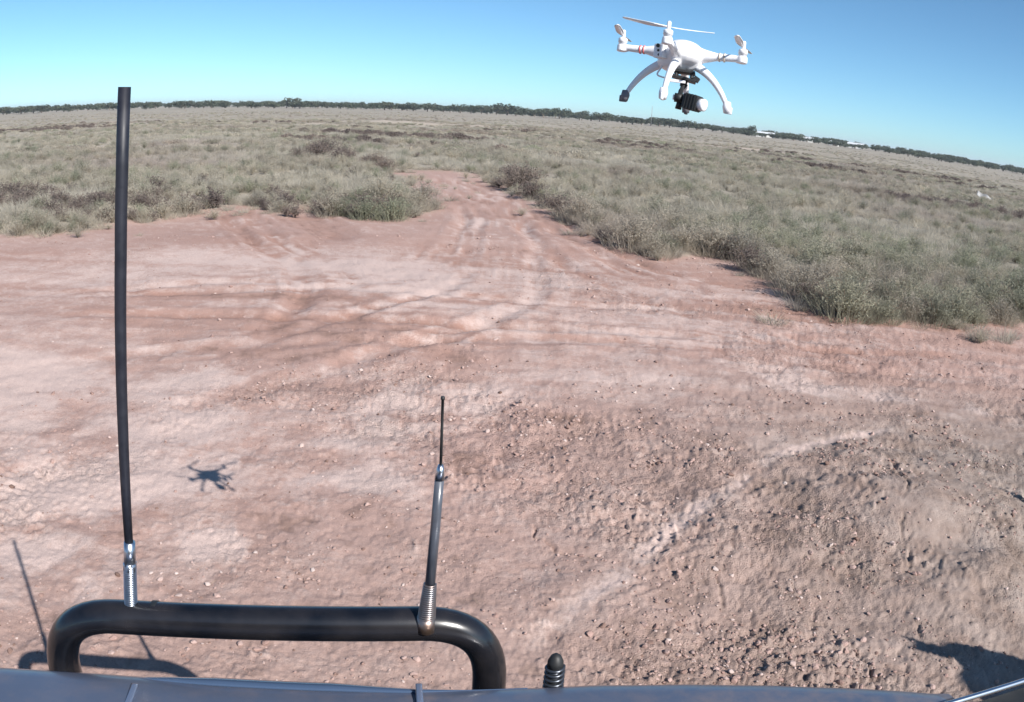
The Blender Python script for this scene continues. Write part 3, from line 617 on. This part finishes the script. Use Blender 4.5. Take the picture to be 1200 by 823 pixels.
# tinted stone protector hugging the front edge, with clips
bm = bmesh.new(); pr_ = None
for k in range(81):
    xx = ex[2]+.05+(.10-ex[2])*k/80; f0 = fy(xx)-.0; tp = min(1, k/26)*min(1, (80-k)/34); wd_ = .020*tp+.001; f0 -= .006*(1-tp); dz = -.008*(1-tp)
    c_ = [bm.verts.new(v) for v in ((xx, f0+.003, 1.062), (xx, f0+.0045, 1.080+dz), (xx, f0-.004, 1.0875+dz), (xx, f0-.004-wd_, 1.0935+dz), (xx, f0-.005-wd_, 1.0905+dz))]
    if pr_:
        for q in range(5): bm.faces.new((pr_[q], pr_[(q+1) % 5], c_[(q+1) % 5], c_[q]))
    else: first = c_
    pr_ = c_
bm.faces.new(first); bm.faces.new(pr_[::-1]); obj('bonnet_protector', bm, M_prot, car, True)
M_clip = simple('clip', (.20, .25, .36), .22, .5, coat=.6)
for px in (157, 491):
    q = wlp(px, 808, 1.092); bm = bmesh.new(); box(bm, (q.x, q.y-.022, 1.094), (.009, .060, .005), None, .002); box(bm, (q.x, q.y-.045, 1.096), (.016, .012, .005), None, .002); obj('clip', bm, M_clip, car, True)
# right guard, dark, with a bright strip along it
q1, q2 = wlp(1104, 827, 1.095), wlp(1215, 793, 1.095)
dq = (q2-q1); bm = bmesh.new(); tube(bm, [q1-dq*.5, q1, q2, q2+dq*.6], .0045, 8); obj('trim_strip', bm, M_chrome, car, True)
bm = bmesh.new(); nn_ = Vector((dq.y, -dq.x, 0)).normalized(); A0 = q1-dq*.5; A1 = q2+dq*.6; v = [A0+nn_*.003, A1+nn_*.003, A1+nn_*.35, A0+nn_*.35+dq*-.3]
tp = [bm.verts.new((w_.x, w_.y, 1.088)) for w_ in v]; bt = [bm.verts.new((w_.x, w_.y, .75)) for w_ in v]; bm.faces.new(tp); bm.faces.new(bt[::-1])
for k in range(4): bm.faces.new((tp[k], bt[k], bt[(k+1) % 4], tp[(k+1) % 4]))
bmesh.ops.bevel(bm, geom=bm.edges[:], offset=.004, segments=2, affect='EDGES'); obj('guard', bm, M_blk, car, False)
# body: nose, sides, cab
def prism(name, prof, x0, x1, m, bev=.02):
    bm = bmesh.new(); a = [bm.verts.new((x0, *q)) for q in prof]; b_ = [bm.verts.new((x1, *q)) for q in prof]; bm.faces.new(a); bm.faces.new(b_[::-1])
    for k in range(len(prof)): bm.faces.new((a[k], b_[k], b_[(k+1) % len(prof)], a[(k+1) % len(prof)]))
    bmesh.ops.bevel(bm, geom=bm.edges[:], offset=bev, segments=2, affect='EDGES'); return obj(name, bm, m, car, False)
XL, XR = BX0+.02, BX1-.02
prism('body', [(.74, .50), (.76, .95), (.70, 1.04), (.12, 1.06), (-3.2, 1.06), (-3.25, .5)], XL, XR, M_body)
prism('cab', [(.10, 1.07), (-.16, 1.68), (-.26, 1.735), (-2.9, 1.72), (-3.1, 1.07)], XL+.04, XR-.04, M_body, .03)
bm = bmesh.new(); v = [bm.verts.new(q) for q in ((XL+.12, .092, 1.12), (XR-.12, .092, 1.12), (XR-.16, -.122, 1.62), (XL+.16, -.122, 1.62))]; bm.faces.new(v); bmesh.ops.solidify(bm, geom=bm.faces[:], thickness=-.012); ws = obj('windscreen', bm, M_glass, car)
for s, xx in ((-1, XL+.035), (1, XR-.035)):
    for (y0, y1) in ((-.35, -1.15), (-1.3, -2.1)):
        obj('side_window', box(bmesh.new(), (xx, (y0+y1)/2, 1.40), (.012, abs(y1-y0), .42), None, .004), M_glass, car)
    for yy in (.22, -2.5):
        bm = bmesh.new(); bmesh.ops.create_cone(bm, cap_ends=True, segments=40, radius1=.36, radius2=.36, depth=.24, matrix=Matrix.Translation((s*.62+(XL+XR)/2, yy, .36))@Matrix.Rotation(math.pi/2, 4, 'Y')); bmesh.ops.bevel(bm, geom=[e for e in bm.edges if e.calc_face_angle(0) > .5], offset=.03, segments=3, affect='EDGES')
        w_ = obj('wheel', bm, M_tyre, car, True); bm = bmesh.new(); bmesh.ops.create_cone(bm, cap_ends=True, segments=32, radius1=.21, radius2=.17, depth=.03, matrix=Matrix.Translation((s*.745+(XL+XR)/2, yy, .36))@Matrix.Rotation(s*math.pi/2, 4, 'Y')); obj('rim', bm, M_rim, w_)
    lm = box(bmesh.new(), (s*.52+(XL+XR)/2, .765, .84), (.20, .03, .14), None, .008); obj('headlight', lm, M_lamp, car)
gr = bmesh.new()
for k in range(7): box(gr, ((XL+XR)/2, .772, .76+.028*k), (.74, .02, .012))
obj('grille', gr, M_blk, car)
# bull bar: hoop, uprights to the bumper tube
BZ = 1.123
bl, br_ = wlp(70, 745, BZ), wlp(572, 760, BZ)
ptL = wlp(90, 722, BZ); ptR = wlp(545, 733, BZ); yb = (ptL.y+ptR.y)/2
def bary(xx): return ptL.y+(ptR.y-ptL.y)*(xx-ptL.x)/(ptR.x-ptL.x)
def onbar(px, py):
    o_, d_ = wl((0, 0, H)), Minv@ray(px, py); k_ = (ptR.y-ptL.y)/(ptR.x-ptL.x); t_ = (ptL.y+k_*(o_.x-ptL.x)-o_.y)/(d_.y-k_*d_.x); return o_+d_*t_
lx = onbar(71, 758).x; rx = onbar(575, 765).x; BZ += .005
TR = .0245
path = fillet([(lx, bary(lx)-.004, .48), (lx, bary(lx)-.002, BZ), (rx, bary(rx), BZ), (rx, bary(rx)-.002, .48)], .100, 12)
# keep uprights plumb: split for even sampling
full = []
for a, b_ in zip(path, path[1:]):
    n_ = max(1, int((b_-a).length/.03)); full += [a.lerp(b_, k/n_) for k in range(n_)]
full.append(path[-1]); bm = bmesh.new(); tube(bm, full, TR, 28); bar = obj('bull_bar', bm, M_bar, car, True)
bm = bmesh.new(); tube(bm, [(XL-.02, yb-.10, .55), (XL+.14, yb-.01, .55), (XR-.14, yb-.01, .55), (XR+.02, yb-.10, .55)], .038, 20); box(bm, ((XL+XR)/2, yb-.09, .60), (XR-XL-.06, .12, .16), None, .01); obj('bumper', bm, M_blk, bar)
for f_ in (.25,):
    xx = lx+(rx-lx)*f_; bm = bmesh.new(); tube(bm, [(xx-.004, bary(xx), BZ), (xx+.004, bary(xx), BZ)], TR+.0004, 28, True); obj('tape_band', bm, M_blk, bar, True)
def spring(c, z0, z1, r0, r1_, turns, wire, m, parent):
    n_ = int(turns*14); pts = [(c.x+(lambda t_: (r0+(r1_-r0)*t_))(k/n_)*math.cos(k/14*6.283), c.y+(r0+(r1_-r0)*k/n_)*math.sin(k/14*6.283), z0+(z1-z0)*k/n_) for k in range(n_+1)]
    bm = bmesh.new(); tube(bm, pts, wire, 6); tube(bm, [(c.x, c.y, z0-.004), (c.x, c.y, z1+.002)], [r0*.72, r1_*.72], 14); return obj('spring', bm, m, parent, True)
def wat(px, py, yw):                                   # point of the vertical plane at world y
    d = ray(px, py); t_ = yw/d.y; return wl(Vector((d.x*t_, yw, H+d.z*t_)))
# tall fibreglass whip
yw = .905; a = [wat(px, py, yw) for px, py in ((154, 724), (153, 700), (152, 650), (147, 570), (144, 500), (141.5, 400), (141.5, 300), (143, 200), (146, 102))]
whip = empty('antenna', (a[0].x, a[0].y, a[0].z)); whip.parent = car; whip['label'] = 'tall black whip antenna on a bright spring, at the left end of the bull bar'
def rel(o, pts): return [Vector(q)-o.location for q in pts]
bm = bmesh.new(); tube(bm, rel(whip, a[2:]), [.0058, .0066, .0070, .0073, .0075, .0076, .0077], 14); obj('whip', bm, simple('fibreglass', (.010, .011, .018), .48, nscale=60, namt=.1), whip, True)
c0 = Vector((0, 0, 0)); sp = spring(c0, .012, .088, .0088, .0084, 26, .0011, M_steel, whip)
lean = (a[2]-a[0]); 
bm = bmesh.new(); tube(bm, [(0, 0, .088), (0, 0, .124)], [.0088, .0078], 16); tube(bm, [(0, 0, .080), (0, 0, .092)], [.0098, .0098], 6); obj('ferrule', bm, M_steel, whip, True)
for ch in whip.children:
    if ch.name.split('.')[0] in ('spring', 'ferrule'): ch.rotation_euler = Vector((0, 0, 1)).rotation_difference(lean.normalized()).to_euler()
bm = bmesh.new(); tube(bm, [(0, 0, -.01), (0, 0, .014)], [.011, .0095], 16); box(bm, (.022, -.006, -.0005), (.028, .012, .003), Matrix.Rotation(.3, 3, 'Z'), .001); obj('mount', bm, M_chrome, whip, True)
# short antenna
yw = .955; a = [wat(px, py, yw) for px, py in ((499, 733), (501, 712), (504, 684), (510, 620), (515, 562), (516.5, 545), (518, 500), (519, 465))]
ant = empty('antenna', a[0]); ant.parent = car; ant['label'] = 'short grey antenna with thin black tip on a rusty spring, right on the bull bar'; q = rel(ant, a)
L1 = (q[2]-q[0]).length; sp = spring(c0, .012, L1, .0112, .0076, 17, .0015, M_rust, ant); sp.rotation_euler = Vector((0, 0, 1)).rotation_difference((q[2]-q[0]).normalized()).to_euler()
bm = bmesh.new(); tube(bm, [q[2], q[3], q[4]], [.0068, .0064, .0058], 16); obj('sleeve', bm, M_grey, ant, True)
bm = bmesh.new(); tube(bm, [q[4], q[4].lerp(q[5], .6), q[5]], [.0064, .0052, .0032], 14); obj('ferrule', bm, M_steel, ant, True)
bm = bmesh.new(); tube(bm, [q[5], q[6], q[7].lerp(q[6], .1), q[7].lerp(q[6], .09), q[7]], [.0019, .0018, .0018, .0028, .0026], 10); obj('whip', bm, M_blk, ant, True)
bm = bmesh.new(); tube(bm, [(0, 0, -.008), (0, 0, .014)], [.013, .012], 16); obj('mount', bm, M_rust, ant, True)
# spring stub by the bonnet edge
q = wlp(652, 768, 1.118); q = wl(Vector((G(652, 768, 1.112).x, G(652, 768, 1.112).y, 1.112)))
stub = empty('antenna_base', (q.x, q.y, 1.036)); stub.parent = car; stub['label'] = 'dark ribbed antenna base peeking over the middle of the bonnet edge'
spring(c0, .0, .058, .0128, .0118, 7, .0026, M_dsteel, stub); bm = bmesh.new(); tube(bm, [(0, 0, .056), (0, 0, .066), (0, 0, .074), (0, 0, .078)], [.0115, .011, .0075, .003], 16); obj('cap', bm, M_blk, stub, True)
bm = bmesh.new(); box(bm, (0, -.02, -.015), (.03, .08, .006)); tube(bm, [(0, 0, -.015), (0, 0, .004)], .014, 14); obj('mount', bm, M_blk, stub)

# ------------------------------------------------------------------ the drone
M_dw = simple('white_plastic', (.80, .80, .82), .28, nscale=40, namt=.01, coat=.3); M_dl = simple('lavender_shadow_plastic', (.78, .78, .80), .4); M_dg = simple('grey_plastic', (.16, .16, .18), .5)
M_red = simple('red_band', (.70, .16, .15), .4); M_amb = simple('amber_band', (.62, .52, .42), .4)
DP = Vector((0, 0, H))+ray(798, 65)*1.70
dr = empty('drone', DP); dr.rotation_euler = Euler((R(-5.0), R(2.6), R(-13)), 'XYZ'); dr.scale = (.945, .945, .945)
tag(dr, 'white camera quadcopter with curved landing legs hovering in the sky', 'drone')
def pol(r_, a_, z): return Vector((math.cos(a_)*r_, math.sin(a_)*r_, z))
A4 = [R(170), R(-10), R(-100), R(80)]
bm = bmesh.new(); ell(bm, (0, 0, -.002), (.050, .052, .026)); ell(bm, (.004, -.004, .010), (.040, .042, .022)); ell(bm, (-.012, 0, -.018), (.036, .036, .020))
for a_ in A4:
    tube(bm, [pol(.015, a_, .004), pol(.05, a_, .003), pol(.075, a_, .004), pol(.128, a_, .006)], [.024, .0145, .0088, .0072], 16)
    tube(bm, [pol(.128, a_, -.004), pol(.128, a_, .012)], [.0115, .0105], 16)
    tube(bm, [pol(.020, a_, -.014), pol(.045, a_, -.014)], [.02, .010], 12)
body = remeshed('shell', bm, .0022, M_dw, dr, 5)
for i_, a_ in enumerate(A4):
    mp = pol(.128, a_, .012); bm = bmesh.new(); tube(bm, [(0, 0, 0), (0, 0, .004), (0, 0, .0045), (0, 0, .012), (0, 0, .014)], [.0084, .0084, .0096, .0096, .008], 20); mo_ = obj('motor', bm, M_dw, dr, True, mp)
    bm = bmesh.new(); tube(bm, [(0, 0, .013), (0, 0, .019), (0, 0, .030), (0, 0, .032)], [.0035, .0044, .0040, .002], 12); obj('propeller_nut', bm, M_dw, mo_, True)
    bm = bmesh.new(); L = .088; pa_ = [R(88), R(80), R(16), R(60)][i_]
    for s in (0, math.pi):
        ca, sa = math.cos(pa_+s), math.sin(pa_+s); rows = []
        for k in range(13):
            f_ = k/12; rr_ = .003+L*f_; ch = .0045+.0085*math.sin(min(1, f_*1.35+.08)*math.pi*.62)*(1-.55*max(0, f_-.45)); ch *= (1 if f_ < .95 else .6); tw = R(22-14*f_); zz = .0200+.004*f_*f_
            lead, trail = ch*.45, -ch*.75
            row = []
            for c_, t_ in ((lead, .0002), (0, .0011), (trail, .0002), (0, -.0006)):
                row.append(bm.verts.new((ca*rr_-sa*c_*math.cos(tw), sa*rr_+ca*c_*math.cos(tw), zz+c_*math.sin(tw)+t_)))
            rows.append(row)
        for u, w_ in zip(rows, rows[1:]):
            for q_ in range(4): bm.faces.new((u[q_], u[(q_+1) % 4], w_[(q_+1) % 4], w_[q_]))
        bm.faces.new(rows[0][::-1]); bm.faces.new(rows[-1])
    obj('propeller', bm, M_dw, mo_, True)
    # leg and foot
    P0, P1 = pol(.030, a_, -.018), pol(.108, a_, -.096); bm = bmesh.new(); tube(bm, arc3(P0, P1, pol(.080, a_, -.038), 14), [.0104-.0056*(k/14)**.8 for k in range(15)], 14); leg = obj('landing_leg', bm, M_dw, dr, True)
    bm = bmesh.new(); tube(bm, [P1+Vector((0, 0, .010)), P1, P1+pol(.002, a_, -.012)], [.0075, .0092, .0078], 14); box(bm, P1+pol(.004, a_, -.008), (.016, .006, .014), Matrix.Rotation(a_, 3, 'Z'), .002); obj('foot', bm, M_dg if i_ in (0, 3) else M_dw, leg, True)
    if i_ < 2:
        for rr_ in ((.078, .086) if i_ == 0 else (.080, .090)):
            bm = bmesh.new(); tube(bm, [pol(rr_, a_, .0042), pol(rr_+.0028, a_, .0042)], [.0096, .0094], 16); obj('arm_band', bm, M_red if i_ == 0 else M_amb, dr, True)
# vented side cover, ports and antenna wire
bm = bmesh.new(); box(bm, (-.040, -.033, -.002), (.026, .016, .030), Matrix.Rotation(R(-40), 3, 'Z'), .004); sc_ = obj('side_cover', bm, M_dw, dr)
for (dx, dz, r_) in ((0, .010, .0042), (.002, .0, .0028), (.004, -.009, .0026)):
    bm = bmesh.new(); c_ = Vector((-.0455+dx, -.0395, dz-.002)); d_ = Vector((-.55, -.83, 0)); tube(bm, [c_, c_+d_*.0022], r_, 12); obj('port', bm, M_blk, sc_)
bm = bmesh.new(); tube(bm, arc3((.0, .035, .030), (.050, .02, .012), (.03, .035, .032), 8), .0016, 6); obj('aerial_wire', bm, M_blk, dr, True)
bm = bmesh.new(); tube(bm, fillet([(-.034, -.02, -.030), (-.043, -.02, -.048), (-.040, -.02, -.052), (-.022, -.02, -.055)], .003, 4), .0018, 8); obj('skid_loop', bm, M_dw, dr, True)
# gimbal and camera
gb = empty('gimbal', (.012, -.008, -.036)); gb.parent = dr
bm = bmesh.new(); box(bm, (0, 0, 0), (.044, .040, .005), None, .001)
for sx in (-1, 1):
    for sy in (-1, 1): tube(bm, [(sx*.016, sy*.014, -.002), (sx*.016, sy*.014, -.012)], .0035, 8)
box(bm, (0, 0, -.014), (.050, .034, .006), Matrix.Rotation(.15, 3, 'Y'), .001); box(bm, (.026, -.004, -.012), (.012, .018, .010), Matrix.Rotation(.5, 3, 'Y'), .001); obj('damper_plate', bm, M_blk, gb)
obj('white_rail', box(bmesh.new(), (-.012, -.012, -.022), (.034, .006, .006), None, .001), M_dw, gb)
bm = bmesh.new(); tube(bm, [(.002, 0, -.016), (.0, 0, -.030)], .007, 14); tube(bm, [(.006, 0, -.024), (-.004, -.002, -.040), (-.004, -.004, -.054)], [.005, .004, .005], 10); box(bm, (-.002, -.004, -.044), (.008, .010, .034), Matrix.Rotation(.12, 3, 'Y'), .001)
tube(bm, [(-.014, -.004, -.055), (.004, -.004, -.055)], .0095, 16); tube(bm, [(-.002, .0, -.060), (-.004, .0, -.078)], [.006, .007], 10); obj('arm', bm, M_blk, gb, True)
ga = obj('gimbal_motor', tube(bmesh.new(), [(-.0175, -.004, -.055), (-.013, -.004, -.055)], .0055, 14), M_dw, gb, True)
cm = empty('action_camera', (.024, -.012, -.062)); cm.parent = gb; cm.rotation_euler = (0, R(8), R(-28))
bm = bmesh.new(); box(bm, (0, 0, 0), (.034, .028, .030), None, .003)
for k in range(4): box(bm, (-.010+.007*k, 0, .0), (.0025, .031, .033), None, .0006)
obj('housing', bm, M_blk, cm); bm = bmesh.new(); tube(bm, [(.016, 0, 0), (.026, 0, 0), (.030, 0, 0), (.031, 0, 0)], [.0120, .0130, .0120, .008], 24); obj('lens', bm, M_dw, cm, True)

# ------------------------------------------------------------------ the pilot, standing to the right of the car outside the picture; his shadow reaches in
M_skin = simple('skin', (.42, .24, .17), .5, nscale=20, namt=.03); M_shirt = simple('navy_shirt', (.03, .04, .08), .8, nscale=40); M_short = simple('khaki_trousers', (.20, .16, .11), .85, nscale=40); M_hat = simple('black_felt', (.02, .02, .022), .8, nscale=50); M_boot = simple('brown_boot', (.09, .05, .03), .7, nscale=30)
pil = empty('person', (3.45, .48, 0)); pil.rotation_euler = (0, 0, R(48)); tag(pil, 'person in navy shirt and wide black hat, one arm raised, standing right of the car', 'person')
def skin(name, nodes, edges, m, parent, sub=2):
    me_ = bpy.data.meshes.new(name); me_.from_pydata([n_[:3] for n_ in nodes], edges, []); o = bpy.data.objects.new(name, me_); COL.objects.link(o); k = o.modifiers.new('s', 'SKIN')
    for v, n_ in zip(me_.skin_vertices[0].data, nodes): rr_ = n_[3]; v.radius = (rr_, n_[4] if len(n_) > 4 else rr_)
    me_.skin_vertices[0].data[0].use_root = True; u = o.modifiers.new('u', 'SUBSURF'); u.levels = sub; u.render_levels = sub
    dg = bpy.context.evaluated_depsgraph_get(); dg.update(); e = bpy.data.meshes.new_from_object(o.evaluated_get(dg)); bpy.data.objects.remove(o); e.name = name; e.materials.clear(); return e
# local frame: faces +Y, z up
nd = [(0, 0, .93, .13, .10), (0, 0, 1.10, .125, .095), (0, 0, 1.30, .15, .10), (0, 0, 1.45, .10, .07), (0, .01, 1.50, .06, .06), (0, .03, 1.585, .075, .085), (0, .03, 1.65, .07, .08)]
ed = [(0, 1), (1, 2), (2, 3), (3, 4), (4, 5), (5, 6)]
for s in (-1, 1):
    b0 = len(nd); nd += [(s*.19, 0, 1.41, .055), (s*.24, .02, 1.13, .042), (s*.10, .24, 1.12, .030), (s*.075, .29, 1.13, .028)] if s < 0 else [(.19, 0, 1.41, .055), (.15, .29, 1.42, .044), (.05, .53, 1.475, .034), (.03, .60, 1.49, .040)]; ed += [(3, b0), (b0, b0+1), (b0+1, b0+2), (b0+2, b0+3)]
    b1 = len(nd); nd += [(s*.10, 0, .84, .085), (s*.11, .02, .48, .055), (s*.12, -.01, .10, .042), (s*.12, .12, .045, .035)]; ed += [(0, b1), (b1, b1+1), (b1+1, b1+2), (b1+2, b1+3)]
    if s > 0:
        for f_ in range(4):
            b2 = len(nd); ln = (1, .45, .42, .38)[f_]; nd += [(.045-.014*f_, .645, 1.50-.004*f_, .009), (.045-.014*f_, .645+.030*ln, 1.503-.020*(f_ > 0), .0085), (.045-.014*f_, .645+(.058 if f_ == 0 else .004), 1.506-.034*(f_ > 0), .0075)]; ed += [(b0+3, b2), (b2, b2+1), (b2+1, b2+2)]
        b2 = len(nd); nd += [(-.005, .60, 1.505, .010), (-.012, .635, 1.515, .009)]; ed += [(b0+3, b2), (b2, b2+1)]; continue
    for f_ in range(4):
        b2 = len(nd); nd += [(s*(.072-.010*f_), .325, 1.135-.016*f_, .009), (s*(.055-.008*f_), .345, 1.13-.016*f_, .0085), (s*(.040-.006*f_), .335, 1.128-.016*f_, .0075)]; ed += [(b0+3, b2), (b2, b2+1), (b2+1, b2+2)]
    b2 = len(nd); nd += [(s*.060, .285, 1.165, .010), (s*.040, .300, 1.170, .009)]; ed += [(b0+3, b2), (b2, b2+1)]
bme = skin('body', nd, ed, None, pil); pb = link('body', bme, M_skin, pil, True)
bm = bmesh.new(); ell(bm, (0, .115, 1.595), (.013, .018, .02), 10); obj('nose', bm, M_skin, pb, True)
bm = bmesh.new(); ell(bm, (0, .108, 1.552), (.026, .010, .007), 10); obj('mouth', bm, simple('lip', (.35, .14, .11), .5), pb, True)
for s in (-1, 1):
    bm = bmesh.new(); ell(bm, (s*.085, .03, 1.60), (.010, .018, .030), 10); obj('ear', bm, M_skin, pb, True)
    bm = bmesh.new(); ell(bm, (s*.032, .106, 1.620), (.012, .008, .006), 10); obj('eye', bm, M_blk, pb, True)
sn = [(0, 0, .90, .145, .115), (0, 0, 1.10, .142, .11), (0, 0, 1.30, .168, .118), (0, 0, 1.43, .10, .08)]; se = [(0, 1), (1, 2), (2, 3)]
for s in (-1, 1): b0 = len(sn); sn += [(s*.19, 0, 1.41, .068), (s*.225, .01, 1.22, .060) if s < 0 else (.165, .20, 1.415, .085)]; se += [(3, b0), (b0, b0+1)]
sn += [(.10, .42, 1.45, .085), (.05, .56, 1.48, .075)]; se += [(b0+1, b0+2), (b0+2, b0+3)]
link('shirt', skin('shirt', sn, se, None, pil), M_shirt, pil, True)
tn = [(0, 0, .92, .14, .11)]; te = []
for s in (-1, 1): b0 = len(tn); tn += [(s*.10, 0, .82, .10), (s*.11, .02, .48, .075), (s*.12, -.01, .12, .068)]; te += [(0, b0), (b0, b0+1), (b0+1, b0+2)]
link('trousers', skin('trousers', tn, te, None, pil), M_short, pil, True)
bm = bmesh.new(); ell(bm, (0, .028, 1.67), (.085, .098, .062), 24); tube(bm, [(0, .028, 1.655), (0, .028, 1.661)], [.185, .180], 32); obj('hat', bm, M_hat, pil, True)
for s in (-1, 1): bm = bmesh.new(); box(bm, (s*.12, .04, .05), (.095, .27, .09), None, .03); obj('boot', bm, M_boot, pil, True)
rc = empty('remote_control'); rc.location = pil.matrix_basis@Vector((-.045, .335, 1.115)); rc.rotation_euler = pil.rotation_euler; tag(rc, 'black two stick remote control in the hands of the person', 'remote control')
obj('case', box(bmesh.new(), (0, 0, 0), (.16, .10, .04), None, .012), M_blk, rc)
for s in (-1, 1): obj('stick', tube(bmesh.new(), [(s*.045, .0, .02), (s*.045, .0, .045)], [.004, .006], 8), M_chrome, rc, True)
obj('aerial', tube(bmesh.new(), [(0, .045, .01), (0, .06, .13)], .004, 8), M_blk, rc, True)

# ------------------------------------------------------------------ air
mz = bpy.data.materials.new('air'); mz.use_nodes = True; t = mz.node_tree; t.nodes.remove(t.nodes['Principled BSDF']); pv = t.nodes.new('ShaderNodeVolumePrincipled'); pv.inputs['Color'].default_value = (.80, .90, 1, 1); pv.inputs['Density'].default_value = HAZE; pv.inputs['Anisotropy'].default_value = 0
t.links.new(pv.outputs[0], t.nodes['Material Output'].inputs['Volume']); hz_ = obj('haze', box(bmesh.new(), (0, 0, 10), (13000, 13000, 26)), mz); tag(hz_, 'thin bluish air fading the far trees', None, kind='stuff')
